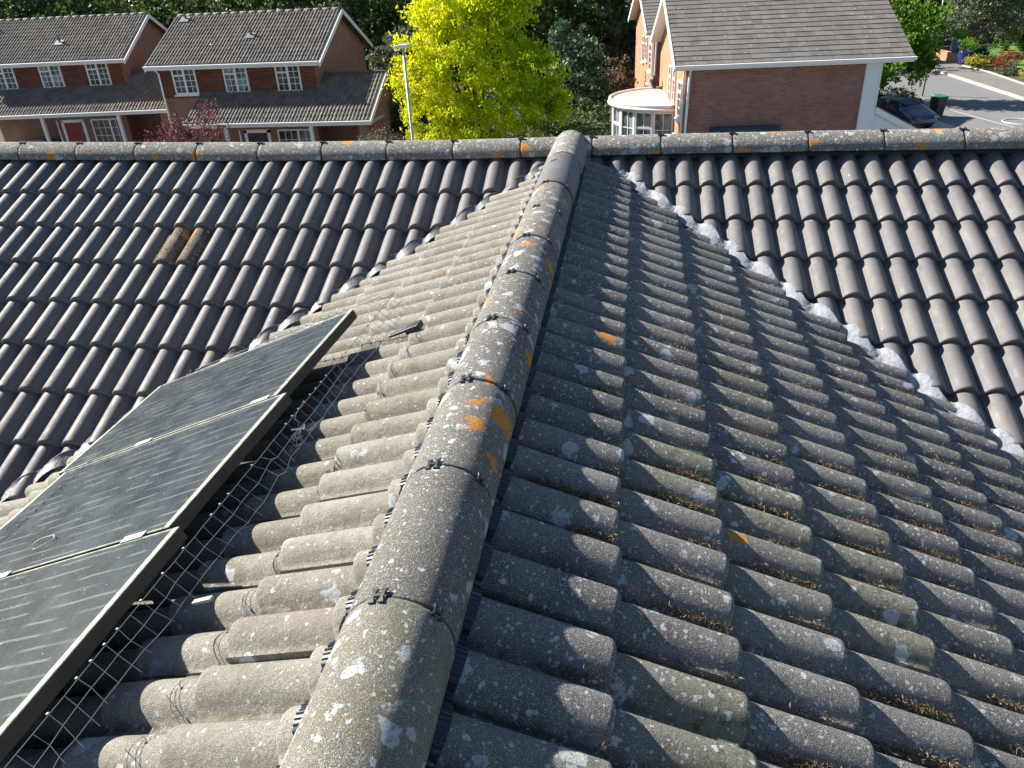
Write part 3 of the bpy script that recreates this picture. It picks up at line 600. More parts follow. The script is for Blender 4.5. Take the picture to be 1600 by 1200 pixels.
def window(parent, x, y, z0, w, h, face='-y', cols=(2, 2), rows=4, curtain=False, fan=True, depth=.07, split=.5):
    # x: left edge along the wall, z0: sill height. cols: panes per sash
    f = MB(); th = .06; d = depth
    def B(u0, u1, v0, v1, o0, o1):
        if face == '-y': f.b2((x+u0, y-o1, z0+v0), (x+u1, y-o0, z0+v1))
        else: f.b2((x-o1, y+u0, z0+v0), (x-o0, y+u1, z0+v1))
    B(0, w, -.03, th, 0, d); B(0, w, h-th, h, 0, d); B(0, th, th, h-th, 0, d); B(w-th, w, th, h-th, 0, d); B(-.06, w+.06, -.075, -.03, 0, d+.07)
    sw = [split*w] if cols[1] else []
    for s in sw: B(s-.045, s+.045, th, h-th, 0, d*.97)
    edges = [th]+sum([[s-.045, s+.045] for s in sw], [])+[w-th]
    for i in range(0, len(edges), 2):
        a, b = edges[i], edges[i+1]; n = cols[min(i//2, len(cols)-1)]
        top = h-th
        if fan and i == 0: B(a, b, h*.70-.03, h*.70+.03, 0, d*.94)
        for k in range(1, n): c = a+(b-a)*k/n; B(c-.011, c+.011, th, h-th, .004, d*.55)
        for k in range(1, rows): c = th+(h-2*th)*k/rows; B(a, b, c-.011, c+.011, .005, d*.5)
    fo = f.build('window', M['white'], parent)
    p = MB()
    if face == '-y': p.b2((x+.03, y-.022, z0+.03), (x+w-.03, y-.012, z0+h-.03))
    else: p.b2((x-.022, y+.03, z0+.03), (x-.012, y+w-.03, z0+h-.03))
    p.build('pane', M['curtain'] if curtain else M['glass'], fo); return fo
def left_house(loc, rz, label, porch):
    h = tag(empty('house', loc, rz), label, 'house', 'tile-roofed brick houses across the road')
    Wd, Dp, ev, rg = 7.45, 7.0, 5.0, 6.72
    # gabled body (open-fronted prism) of brick
    mb = MB(); mb.prism([(0, 0), (Dp, 0), (Dp, ev), (Dp/2, rg-.12), (0, ev)], 0, 0, Wd); o = mb.build('wall', M['brick'], h); fixn(o)
    mb = MB(); mb.b2((.02, -.05, 3.55), (Wd-.02, -.003, ev-.02)); o = mb.build('hung_tiling', M['tile_hung'], h); o['label'] = 'dark red hung tiles between the upper windows'
    ang = math.atan2(rg-ev+.12, Dp/2+.3); sl = (Dp/2+.3)/math.cos(ang)
    profile_roof('roof', Wd+.7, sl+.05, (-.35, Dp/2, rg+.02), (1, 0, 0), (0, -math.cos(ang), -math.sin(ang)), (0, -math.sin(ang), math.cos(ang)), M['roof_l'], h, seed=int(loc[0]*3) % 97+1)
    mb = MB(); mb.prism([(Dp/2, rg-.05), (Dp/2, rg+.02), (Dp+.35, ev-.12), (Dp+.35, ev-.2)], 0, -.35, Wd+.35); fixn(mb.build('roof', M['roof_l'], h))
    mb = MB(); mb.prism([(-.25, ev-.14), (Dp/2, rg-.06), (Dp/2, rg-.13), (-.25, ev-.21)], 0, -.3, Wd+.3); fixn(mb.build('roof_deck', M['white'], h))
    mb = MB()
    for k in range(18): a = -.35+k*(Wd+.7)/18; mb.tube([(a, Dp/2, rg+.0), (a+(Wd+.7)/18-.01, Dp/2, rg+.0)], .10, 8)
    mb.build('ridge_tile', plainM('pale_ridge', (.16, .145, .13)), h, True)
    for sx in (-.39, Wd+.35):
        mb = MB(); mb.prism([(-.32, ev-.30), (Dp/2, rg-.17), (Dp+.32, ev-.30), (Dp+.32, ev-.12), (Dp/2, rg+.03), (-.32, ev-.12)], 0, sx, sx+.04); fixn(mb.build('bargeboard', M['white'], h))
    mb = MB(); mb.b2((-.36, -.36, ev-.23), (Wd+.36, -.31, ev-.07)); mb.tube([(-.36, -.41, ev-.10), (Wd+.36, -.41, ev-.10)], .055, 8); mb.b2((-.3, -.31, ev-.24), (Wd+.3, 0, ev-.21)); mb.build('gutter', M['white'], h)
    for x, cu in ((.75, 0), (3.2, 1), (5.65, 0)): window(h, x, -.05, 3.72, 1.12, 1.12, cols=(2, 2), rows=4, curtain=cu)
    # lean-to roof running on past the right-hand corner to a small gabled end
    x0, x1, yl, zl, zt = 2.0 if porch else -2.6, Wd+2.9, -2.1, 2.76, 3.80
    a2 = math.atan2(zt-zl, -yl); s2 = math.hypot(zt-zl, yl)
    profile_roof('roof', (Wd if True else 0)-x0, s2+.12, (x0, .02, zt), (1, 0, 0), (0, -math.cos(a2), -math.sin(a2)), (0, -math.sin(a2), math.cos(a2)), M['roof_l'], h, seed=13)
    ex = .95; profile_roof('roof', x1-Wd-.01, s2+.12+ex/math.cos(a2), (Wd+.01, ex, zt+ex*math.tan(a2)), (1, 0, 0), (0, -math.cos(a2), -math.sin(a2)), (0, -math.sin(a2), math.cos(a2)), M['roof_l'], h, seed=14)
    zz = zt+ex*math.tan(a2); mb = MB(); mb.prism([(ex, zz-.02), (ex+2.8, zz-1.4), (ex+2.8, zz-1.46), (ex, zz-.08)], 0, Wd+.01, x1); fixn(mb.build('roof', M['roof_l'], h))
    mb = MB(); mb.prism([(yl+.1, zl-.02), (0, zt-.06), (0, zt-.12), (yl+.1, zl-.10)], 0, x0, Wd); mb.prism([(yl+.1, zl-.02), (ex, zz-.06), (ex, zz-.12), (yl+.1, zl-.10)], 0, Wd, x1); fixn(mb.build('roof_deck', M['white'], h))
    mb = MB(); mb.b2((x0, yl-.1, zl-.16), (x1, yl-.05, zl-.02)); mb.tube([(x0, yl-.14, zl-.03), (x1, yl-.14, zl-.03)], .05, 8); mb.b2((x0, yl-.05, zl-.17), (x1, -.0, zl-.145)); mb.build('gutter', M['white'], h)
    mb = MB(); mb.prism([(yl, zl-.2), (ex, zz-.16), (ex+2.7, zz-1.5), (ex+2.7, zz-1.36), (ex, zz+.03), (yl-.05, zl-.02)], 0, x1, x1+.035); fixn(mb.build('bargeboard', M['white'], h))
    mb = MB(); mb.prism([(-.9, 0), (3.4, 0), (3.4, 2.5), (ex, zz-.14), (-.9, 3.1)], 0, x1-.5, x1-.2); mb.b2((x1-.6, yl+.15, 0), (x1-.25, yl+.5, zl-.16)); mb.b2((Wd+.0, .3, 0), (x1-.5, .5, 2.5)); mb.b2((Wd-.3, -.9, 0), (Wd-.003, -.05, 2.5)); fixn(mb.build('wall', M['brick_dark'], h))
    mb = MB()
    for k in range(20): a = Wd+.01+k*(x1-Wd)/20; mb.b2((a, ex-.07, zz-.0), (a+(x1-Wd)/20-.015, ex+.07, zz+.07))
    mb.build('ridge_tile', plainM('dark_ridge', (.12, .11, .10)), h)
    # front ground floor
    for x in (3.7, 7.6): 
        mb = MB(); mb.b2((x, yl+.05, 0), (x+.14, yl+.2, zl-.16)); mb.build('post', M['white'], h)
    mb = MB(); mb.b2((3.9, -1.15, 0), (7.6, -.95, 2.5)); mb.build('wall', M['brick_dark'], h)
    d = MB(); d.b2((4.35, -1.21, 0), (5.25, -1.15, 2.15)); do = d.build('door', M['door_dark'] if porch else M['door_red'], h)
    d = MB(); d.b2((4.2, -1.23, 0), (4.33, -1.15, 2.3)); d.b2((5.27, -1.23, 0), (5.4, -1.15, 2.3)); d.b2((4.2, -1.23, 2.18), (5.4, -1.15, 2.32)); d.b2((3.95, -1.22, .1), (4.0, -1.15, 2.3)); d.build('door_frame', M['white'], do)
    window(h, 5.75, -1.15, 1.05, 1.6, 1.25, cols=(3, 2), rows=3, split=.6, fan=False)
    # vents
    for x, y in ((.2, Dp/2-.35), (4.0, 1.7)) if porch else ((-.1, 2.6), (3.9, 1.3)):
        zv = rg-(Dp/2-y)*math.tan(ang); mb = MB(); mb.tube([(x, y, zv), (x, y, zv+.38)], .05, 8); mb.box((x, y-.06, zv+.05), (.42, .42, .03), 0, ('X', ang)); mb.build('roof_vent', M['lead'], h)
    mb = MB(); mb.add([(Wd-.02, -.05, 3.55), (Wd+.02, -.05, 3.8), (Wd+.02, 1.1, 4.35), (Wd+.3, 1.1, 4.28), (Wd+.3, -.05, 3.72)], [(0, 1, 2, 3, 4)]); mb.build('step_flashing', M['lead'], h)
    mb = MB(); mb.tube([(.05, -.32, ev-.15), (.12, -.1, ev-.4), (.12, -.1, 2.5), (.12, -.1, 0)], .04, 8); mb.build('downpipe', M['white'], h)
    return h
_pm = {}
def plainM(n, c):
    if n not in _pm: _pm[n] = plain(n, c, .85, var=.2, scale=5)
    return _pm[n]
left_house((-21.25, 34.3, ZG), 0, 'brick house with the lean-to porch beside the golden tree, second from the left picture edge', True)
left_house((-32.9, 37.4, ZG), rad(6), 'brick house with a red front door at the left picture edge', False)

# right-hand row
def right_house(loc, rz, label, full, brick_side, Wd=6.55, Dp=8.3, ov=.95):
    h = tag(empty('house', loc, rz), label, 'house', 'gabled brick houses in the right-hand row'); ev, rg = 5.03, 6.98
    mb = MB(); mb.prism([(0, 0), (Dp, 0), (Dp, ev), (Dp/2, rg-.12), (0, ev)], 0, .0, Wd); o = fixn(mb.build('wall', M['brick_dark'], h))
    o.data.materials.append(brick_side)  # sunlit gable ends get a brighter orange: sunlight put into the brick colour
    for p in o.data.polygons:
        if p.normal.x < -.5: p.material_index = 1
    ang = math.atan2(rg-ev+.1, Dp/2+.3); sl = (Dp/2+.3)/math.cos(ang)
    flat_roof('roof', Wd+.45+ov, sl, (-.45, Dp/2, rg), (1, 0, 0), (0, -math.cos(ang), -math.sin(ang)), (0, -math.sin(ang), math.cos(ang)), M['roof_r'], h)
    mb = MB(); mb.prism([(Dp/2, rg-.02), (Dp/2, rg+.04), (Dp+.3, ev-.06), (Dp+.3, ev-.12)], 0, -.45, Wd+ov); fixn(mb.build('roof', M['roof_r'], h))
    mb = MB(); mb.tube([(-.45, Dp/2, rg+.02), (Wd+ov, Dp/2, rg+.02)], .11, 8); mb.build('ridge_tile', M['roof_r'], h, True)
    mb = MB(); mb.prism([(-.3, ev-.16), (Dp/2, rg-.09), (Dp+.3, ev-.16), (Dp+.3, ev-.10), (Dp/2, rg-.02), (-.3, ev-.10)], 0, -.43, .0); fixn(mb.build('soffit', M['white'], h))
    mb = MB(); mb.prism([(-.34, ev-.30), (-.34, ev-.08), (Dp/2, rg+.02), (Dp+.34, ev-.08), (Dp+.34, ev-.30), (Dp/2, rg-.20)], 0, -.47, -.43); fixn(mb.build('bargeboard', M['white'], h))
    mb = MB(); mb.b2((-.43, -.34, ev-.26), (Wd+ov-.02, -.30, ev-.1)); mb.b2((-.43, -.30, ev-.27), (Wd+ov-.02, 0, ev-.24)); mb.prism([(0, ev-.16), (Dp/2, rg-.09), (Dp+.3, ev-.16), (Dp+.3, ev-.10), (Dp/2, rg-.02), (-.3, ev-.10)], 0, Wd, Wd+ov-.02); mb.prism([(-.46, ev-.10), (-.34, ev-.10), (-.34, ev-.20), (-.44, ev-.20)], 0, -.45, Wd+ov+.02); fixn(mb.build('gutter', M['white'], h))
    # gable windows in the left (sunlit) end
    for y, z, w, hh in ((.5, 2.95, .95, 1.3), (2.5, 3.25, .62, 1.2), (3.9, 3.05, .62, 1.35)): window(h, 0, y, z, w, hh, face='-x', cols=(1, 0), rows=4, fan=True)
    window(h, 0, 1.6, .9, .8, 1.3, face='-x', cols=(1, 0), rows=3)
    mb = MB(); mb.b2((-.03, 3.75, 5.15), (-.003, 3.95, 5.55)); mb.build('gable_vent', M['timber'], h)
    mb = MB(); mb.tube([(.12, -.34, ev-.2), (.12, -.08, ev-.5), (.08, -.08, 3), (.08, -.08, 0)], .045, 8); mb.tube([(-.05, .12, ev-.3), (-.05, .12, 0)], .035, 8); mb.build('downpipe', M['white'], h)
    return h
rh = right_house((1.75, 29.1, ZG), rad(4.5), 'brick house with white weatherboard corner and round bay, nearest on the right', True, M['brick_orange_sunlit'])
# white weatherboarded corner, lean-to, bay
def boards(mb, x0, x1, z0, z1, y, fx=None):
    z = z0
    while z < z1-.01:
        zz = min(z+.17, z1); xb = fx(z)-.0 if fx else x1; xt = fx(zz) if fx else x1
        if xb > x0 and xt > x0-.2: mb.add([(x0, y-.03, z), (xb, y-.03, z), (max(x0, xt), y-.008, zz), (x0, y-.008, zz), (x0, y-.0, z), (xb, y-.0, z)], [(0, 1, 2, 3), (4, 5, 1, 0)])
        z = zz
mb = MB(); boards(mb, 6.1, 6.55, 0, 4.78, -.06); boards(mb, 6.55, 8, 0, 3.30, -.04, lambda z: min(8.0, 6.55+(3.30-z)/.52)); mb.b2((6.52, -.10, 0), (6.58, .02, 4.78)); mb.b2((6.05, -.09, 0), (6.12, .0, 4.78)); mb.build('weatherboard', M['clad'], rh)
mb = MB(); mb.b2((6.56, .0, 0), (8.0, 5.0, 2.5)); mb.build('wall', M['clad'], rh)
mb = MB(); mb.prism([(6.57, 3.37), (8.15, 2.56), (8.15, 2.50), (6.57, 3.30)], 1, -.12, 5.0); fixn(mb.build('roof', M['roof_r'], rh))
mb = MB(); mb.prism([(6.59, 3.31), (8.12, 2.52), (8.12, 2.32), (6.59, 3.10)], 1, -.15, -.10); fixn(mb.build('bargeboard', M['white'], rh))
mb = MB(); mb.tube([(8.2, -.2, 2.45), (8.2, 5.0, 2.45)], .06, 6); mb.build('gutter', M['black'], rh)
mb = MB(); mb.b2((.95, -.32, 2.62), (3.35, -.0, 2.80)); mb.tube([(.95, -.30, 2.80), (3.35, -.30, 2.80)], .05, 10); o = mb.build('awning', M['navy'], rh); o['label'] = 'dark blue closed awning on the brick wall'
# round bay
def bay(parent):
    cy, Rb, zt = 4.95, 2.25, 3.12; n = 9; A = [math.pi/2+math.pi*k/n for k in range(n+1)]
    P = [(Rb*1.0*math.cos(a), cy+Rb*1.0*math.sin(a)) for a in A]
    rb = Rb+.14; mb = MB(); R2 = [(rb*math.cos(math.pi/2+math.pi*k/32), cy+rb*math.sin(math.pi/2+math.pi*k/32)) for k in range(33)]
    mb.prism([(x, y) for x, y in R2], 2, zt-.16, zt); fixn(mb.build('bay_roof', M['render'], parent))
    mb = MB(); mb.tube([(x*.99, cy+(y-cy)*.99, zt+.01) for x, y in R2], .07, 8); mb.tube([(x*1.01, cy+(y-cy)*1.01, zt-.12) for x, y in R2], .06, 8); mb.build('bay_fascia', M['white'], parent, True)
    mb = MB(); mb.prism(P, 2, 0, .75); fixn(mb.build('bay_wall', M['brick'], parent))
    for i in range(n):
        (x0, y0), (x1, y1) = P[i], P[i+1]; e = empty('bay_window', (x0, y0, 0), math.atan2(y1-y0, x1-x0)); e.parent = parent; L = math.hypot(x1-x0, y1-y0)
        # one joined frame per facet
        f = MB(); z0, hh = .78, 2.15
        f.b2((0, -.05, z0), (L, .05, z0+.09)); f.b2((0, -.05, z0+hh-.1), (L, .05, z0+hh)); f.b2((0, -.06, z0), (.07, .06, z0+hh)); f.b2((L-.07, -.06, z0), (L, .06, z0+hh)); 
        if i % 2: f.b2((.07, -.05, z0+hh*.68), (L-.07, .05, z0+hh*.68+.08))
        f.b2((L/2-.012, -.03, z0+.09), (L/2+.012, .03, z0+hh-.1))
        for k in (1, 2): f.b2((.07, -.03, z0+hh*k/3-.012), (L-.07, .03, z0+hh*k/3+.012))
        fr = f.build('frame', M['white'], e); p = MB(); p.b2((.03, -.006, z0+.05), (L-.03, .006, z0+hh-.05)); p.build('pane', M['curtain'], e)
bay(rh)
mb = MB(); mb.b2((-.55, 7.2, 2.4), (-.02, 7.7, 2.6)); 
h2 = right_house((.9, 42.5, ZG), rad(6.3), 'second brick house of the right-hand row, its gable just behind the nearest one', True, M['brick_orange_sunlit'])
h3 = right_house((-2.2, 57.5, ZG), rad(2), 'farthest brick house of the right-hand row, in shade beyond the dark shrubs', True, M['brick_dark'])
mb = MB(); mb.b2((-.95, 37.6, ZG), (.9, 37.8, ZG+2.75)); o = mb.build('garden_wall', M['brick_dark']); tag(o, 'dark brick garden wall behind the round bay window', 'wall')
mb = MB()
mb.tube([(0, 0, 0), (0, 0, .25)], .09, 8); mb.tube([(0, 0, .25), (0, 0, .30), (0, 0, .5)], [.2, .22, .12], 10); o = mb.build('wall_lantern', M['black'], None, True, loc=(.85, 36.3, ZG+3.15)); tag(o, 'small black hanging basket bracket above the bay roof', 'bracket')

# ------------------------------------------------------------------ trees and shrubs
def foliage(name, blobs, n, size, mat, parent=None, seed=1, clump=.28, ncl=None, flat=0, droop=0, aspect=1.6, tone=None, shell=.75, loc=None):
    r = np.random.default_rng(seed); vol = np.array([b[3]*b[4]*b[5] for b in blobs])**.67; pr = vol/vol.sum(); ncl = ncl or max(20, n//45)
    bi = r.choice(len(blobs), ncl, p=pr); B = np.array(blobs)[bi]; d = r.normal(size=(ncl, 3)); d /= np.linalg.norm(d, axis=1)[:, None]; rr = shell+(1-shell)*r.random(ncl)**.5; inner = r.random(ncl) < .25; rr[inner] = r.random(inner.sum())*.8
    Cc = B[:, :3]+d*B[:, 3:6]*rr[:, None]*(1+.10*r.normal(size=(ncl, 1))); tn = r.random(ncl)
    ci = r.integers(0, ncl, n); P = Cc[ci]+r.normal(size=(n, 3))*clump*np.array([1, 1, .7])*(.5+.8*tn[ci])[:, None]
    a = r.normal(size=(n, 3)); a[:, 2] -= droop; a /= np.linalg.norm(a, axis=1)[:, None]; b = np.cross(a, r.normal(size=(n, 3))); b /= np.linalg.norm(b, axis=1)[:, None]; nn = np.cross(a, b)
    s = size*(.6+.8*r.random(n))[:, None]; w = s/aspect*.5
    V = np.stack([P-a*s*.5, P+b*w+nn*w*.3, P+a*s*.5, P-b*w+nn*w*.2], 1).reshape(-1, 3); F = np.arange(4*n).reshape(n, 4)
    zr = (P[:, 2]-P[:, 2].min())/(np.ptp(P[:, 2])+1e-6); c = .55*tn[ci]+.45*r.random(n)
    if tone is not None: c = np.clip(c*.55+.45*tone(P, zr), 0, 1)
    return mobj(name, V, F, mat, parent, False, {'rnd': np.repeat(c, 4)}, loc)
def trunk(name, base, top, r0, r1, limbs, parent, seed=1, mat=None, loc=None):
    r = random.Random(seed); mb = MB(); b, t = Vector(base), Vector(top); P = [b.lerp(t, k/6)+Vector((r.gauss(0, .04), r.gauss(0, .04), 0))*(k > 0) for k in range(7)]
    mb.tube(P, [r0+(r1-r0)*k/6 for k in range(7)], 9)
    for q in limbs:
        q = Vector(q); s = b.lerp(t, r.uniform(.45, .9)); m = s.lerp(q, .5)+Vector((r.gauss(0, .1), r.gauss(0, .1), .15)); mb.tube([s, m, q], [r0*.45, r0*.28, r0*.1], 6)
    return mb.build(name, mat or M['bark'], parent, True, loc)
def tree(name, base, blobs, n, size, leaf, label, cat='tree', group=None, tr=.16, seed=1, **kw):
    e = tag(empty(name, base), label, cat, group); B = Vector(base); bl = [(b[0]-B.x, b[1]-B.y, b[2]-B.z, b[3], b[4], b[5]) for b in blobs]
    top = Vector(bl[0][:3])*.85; trunk('trunk', (0, 0, 0), top, tr, tr*.4, [Vector(b[:3]) for b in bl[1:7]], e, seed)
    foliage('crown', bl, n, size, M[leaf], e, seed, **kw); return e
# golden tree
Yt = 31.0
yb = [(-5.9, Yt, -3.6, 1.9, 1.8, 2.0), (-6.2, Yt, -1.6, 1.55, 1.4, 1.5), (-5.0, Yt+.2, -.6, 1.2, 1.1, 1.0), (-7.9, Yt-.2, -3.7, 1.0, 1.1, 1.25), (-7.4, Yt, -2.0, .75, .9, .7), (-7.2, Yt-.3, -5.5, 1.35, 1.2, 1.0), (-5.2, Yt-.4, -5.9, 1.7, 1.3, .85), (-4.0, Yt+.3, -3.9, 1.25, 1.3, 1.15),
      (-3.5, Yt+.4, -4.9, 1.1, 1.2, .8), (-4.0, Yt+.2, -2.75, .55, .5, .35), (-4.2, Yt+.3, -1.5, .6, .7, .9), (-8.6, Yt, -4.4, .4, .5, .5), (-2.95, Yt+.4, -5.2, .45, .6, .45), (-6.6, Yt-.6, -7.0, 1.6, 1.1, .8)]
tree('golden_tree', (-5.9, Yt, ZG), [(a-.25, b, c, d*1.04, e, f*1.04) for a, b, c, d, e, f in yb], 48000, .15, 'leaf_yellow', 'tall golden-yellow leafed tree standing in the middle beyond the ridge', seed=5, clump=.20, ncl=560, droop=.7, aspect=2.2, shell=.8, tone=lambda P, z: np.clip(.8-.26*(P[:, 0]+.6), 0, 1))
# holly-like shrub, brownish shrub, shrub left of the tree
hb = [(-3.2, 44, -5.9, 1.5, 1.4, 1.6), (-3.9, 44, -4.4, .8, .8, 1.2), (-2.6, 44, -4.7, .75, .8, .9), (-3.0, 44, -7.4, 1.8, 1.5, 1.2), (-2.2, 44, -6.6, 1.1, 1.1, 1.3), (-4.2, 44, -3.6, .25, .25, .7), (-3.7, 44, -3.4, .2, .2, .75), (-2.7, 44, -3.9, .2, .2, .75), (-2.3, 44, -4.2, .2, .2, .6)]
tree('evergreen_shrub', (-3.1, 44, ZG), hb, 9000, .20, 'leaf_holly', 'dark glossy evergreen shrub with upright shoots right of the golden tree', 'shrub', seed=8, clump=.17, ncl=260)
tree('brown_shrub', (-1.2, 45.5, ZG), [(-1.3, 45.5, -5.9, .8, .8, 1.0), (-1.0, 45.5, -7.0, .9, .8, 1.1)], 2600, .17, 'leaf_brown', 'dull brownish shrub between the evergreen shrub and the brick houses', 'shrub', seed=9, clump=.18, tr=.06)
tree('variegated_tree', (-12.9, 43, ZG), [(-13.0, 43, -5.0, 1.3, 1.2, 1.6), (-12.3, 43, -3.9, 1.0, 1.0, 1.0), (-11.6, 43, -3.6, .9, .9, .9)], 6500, .18, 'leaf_grey', 'grey-green variegated small tree between the porch house and the golden tree', seed=10, clump=.16, ncl=200, tr=.09)
tree('low_shrub', (-9.2, 29, ZG), [(-9.5, 29, -5.75, .55, .5, .45), (-8.8, 29, -5.9, .7, .5, .42), (-9.2, 29, -6.9, 1.0, .7, 1.0)], 3500, .09, 'leaf_brown', 'low twiggy shrub at the foot of the lamp post', 'shrub', seed=12, clump=.12, tr=.04)
tree('pale_shrub', (-10.1, 29.5, ZG), [(-10.1, 29.5, -6.0, .5, .5, .45), (-10.1, 29.5, -7, .7, .6, 1.0)], 2200, .09, 'leaf_grey', 'small pale green shrub left of the lamp post', 'shrub', seed=13, clump=.12, tr=.04)
tree('laurel_hedge', (-11.8, 36, ZG), [(-11.6, 36.5, -6.2, 1.3, 1.0, 1.3), (-10.6, 36.5, -6.6, 1.2, 1.0, 1.4), (-9.2, 37, -7.0, 1.4, 1.0, 1.3)], 6000, .16, 'leaf_dark', 'dark laurel hedge behind the lamp post, beside the porch house', 'hedge', seed=14, clump=.2, tr=.06)
tree('hedge', (-4.0, 37.5, ZG), [(x, 37.5, -7.2, 1.2, .9, 1.5) for x in (-8.2, -6.6, -5.0, -3.4, -2.2)], 9000, .15, 'leaf_dark', 'dark hedge seen under the right side of the golden tree', 'hedge', seed=16, clump=.2, tr=.05)
pb = [(-17.6, 29.5, -5.6, 1.1, .9, .75), (-16.6, 29.5, -5.0, .55, .6, .7), (-18.7, 29.5, -5.9, .8, .7, .7), (-17.0, 29.5, -6.4, 1.3, .9, .8), (-16.4, 29.5, -4.45, .25, .3, .45), (-18.0, 29.5, -5.1, .4, .4, .4), (-17.6, 29.5, -7.2, 1.6, 1, .9)]
tree('purple_tree', (-17.4, 29.5, ZG), pb, 7500, .085, 'leaf_purple', 'purple-leaved shrub in front of the two brick houses on the left', 'shrub', seed=15, clump=.13, ncl=300, tr=.06)
# dark trees behind the left-hand houses
r = random.Random(3); XS = [-56, -50, -45, -40, -36, -31.5, -27.5, -23.5, -19.5, -15.5, -11.5, -8, -4.5, -1.2]
desc = ['with the widest crown', 'with a light green top', 'with bare pale stems showing', 'leaning a little to the left', 'rising straight behind the ridge', 'half lost in shade']
lab = ['dark tree far out at the left picture edge, behind everything', 'dark tree beyond the left picture edge house', 'large dark tree over the left end of the first roof', 'dark tree above the roof vent of the first house', 'sunlit-topped tree above the middle of the first roof', 'dark tree above the gap between the two left houses', 'tree with a grey trunk behind the left end of the porch house roof', 'dark tree above the middle of the porch house ridge', 'dark tree above the right end of the porch house ridge', 'dark tree between the porch house gable and the golden tree', 'dark tree directly behind the left half of the golden tree', 'dark tree directly behind the right half of the golden tree', 'dark tree behind the evergreen shrub', 'dark tree behind the brownish shrub, left of the brick row']
for i, x in enumerate(XS):
    y = 56+r.uniform(-2, 3); H = r.uniform(10, 12.5) if i < 10 else r.uniform(9, 11); wd = r.uniform(2.2, 3)
    bl = [(x, y, ZG+H*.55, wd, 2.2, H*.33)]+[(x+r.uniform(-1.8, 1.8), y+r.uniform(-1.2, .6), ZG+H*r.uniform(.15, .95), r.uniform(1.2, 2), 1.4, r.uniform(1.1, 1.9)) for _ in range(7)]+[(x, y, ZG+2.2, wd+.4, 1.5, 2.2)]
    tree('dark_tree', (x, y, ZG), bl, 5200, .33, 'leaf_mid' if i in (1, 4) else 'leaf_dark', lab[i], group='tall dark trees behind the left-hand houses', tr=.28, seed=40+i, clump=.33, ncl=150)
e = foliage('far_wood', [(x, 66, -3.5, 5, 2.5, 6) for x in range(-75, 12, 5)], 26000, .5, M['leaf_dark'], None, 77, clump=.7, ncl=900, shell=.5); tag(e, 'mass of dark woodland closing the view behind the left-hand houses', 'woodland', kind='stuff')
mb = MB(); mb.b2((-80, 69.5, ZG), (14, 70.5, 1.5)); o = mb.build('wood_bank', M['ground']); tag(o, kind='structure')
# right-hand side trees
tb = [(14.6, 50, -4.2, 1.6, 1.6, 1.7), (15.7, 50, -4.9, 1.3, 1.5, 1.5), (14.2, 50, -6.1, 1.5, 1.5, 1.1), (15.6, 50, -6.4, 1.2, 1.3, .9), (13.4, 50, -2.9, 1.1, 1.1, .9), (16.3, 50.2, -4.3, .7, .8, .9), (13.2, 50, -6.9, 1.2, 1.2, .8)]
tree('green_tree', (14.3, 50.3, ZG), tb, 9500, .21, 'leaf_bright', 'bright green tree leaning out beside the right-hand brick house', seed=31, clump=.22, ncl=260, tr=.12)
ob = [(25.6, 69, -4.2, 2.2, 1.8, 1.5), (27.5, 69.5, -4.8, 1.9, 1.6, 1.5), (24.0, 68.7, -5.5, 1.2, 1.2, 1.0), (26.4, 69, -2.9, 1.6, 1.4, 1.0), (28.8, 70, -6.0, 1.3, 1.3, 1.1)]
tree('olive_tree', (25.6, 69, ZG), ob, 8000, .22, 'leaf_grey', 'airy grey-green tree with pale forked stems over the blue pots', seed=32, clump=.30, ncl=240, tr=.09)
rl = ['green tree behind the lamp post at the right', 'broad green tree behind the airy garden tree', 'green tree over the dark timber fence', 'dark green tree at the right picture edge', 'tree just beyond the right picture edge', 'green tree showing over the verge of the right-hand roof', 'tree behind the right-hand house roof']
for i, (x, y, H, lf) in enumerate(((22, 84, 8, 'leaf_mid'), (27, 86, 8.5, 'leaf_mid'), (33, 84, 7.5, 'leaf_mid'), (38.5, 80, 8, 'leaf_dark'), (46, 82, 9, 'leaf_dark'), (17.5, 78, 8, 'leaf_grey'), (11, 80, 9, 'leaf_mid'))):
    bl = [(x, y, ZG+H*.55, 2.9, 2.3, H*.3)]+[(x+r.uniform(-2.4, 2.4), y+r.uniform(-1.5, .4), ZG+H*r.uniform(.2, .95), r.uniform(1.3, 2.2), 1.5, r.uniform(1.0, 1.7)) for _ in range(7)]
    tree('garden_tree', (x, y, ZG), bl, 5000, .36, lf, rl[i], group='trees beyond the road on the right', tr=.2, seed=90+i, clump=.36, ncl=150)
def shrub(x, y, z, w, h, n, s, leaf, label, seed, name='garden_shrub'):
    return tree(name, (x, y, z), [(x, y, z+h*.5, w, w*.8, h*.55), (x+w*.5, y, z+h*.35, w*.6, w*.6, h*.4)], n, s, leaf, label, 'shrub', seed=seed, clump=.13, tr=.03)
shrub(30.2, 71, ZG, 2.6, 2.6, 5200, .17, 'leaf_mid', 'large rounded green shrub behind the lawn', 61)
shrub(34, 70, ZG, 2.2, 2.2, 4000, .17, 'leaf_mid', 'second rounded shrub behind the lawn, cut by the picture edge', 64)
shrub(25.0, 61.8, ZG, .8, .9, 1500, .10, 'leaf_red', 'red flowering clump beside the lawn edge', 62)
shrub(26.2, 63.5, ZG, .8, 1.0, 1500, .10, 'leaf_red', 'second red flowering clump, nearer the shrubs', 65)
shrub(24.3, 63.6, ZG, .8, .8, 1600, .10, 'leaf_flower', 'yellow-green feathery clump below the blue pots', 63)
shrub(25.4, 57.5, ZG, .6, .7, 1200, .09, 'leaf_flower', 'bright yellow flowering clump on the lawn corner', 66)
shrub(24.8, 59.5, ZG, .7, .8, 1200, .10, 'leaf_grey', 'grey-leaved clump between the red and yellow flowers', 67)
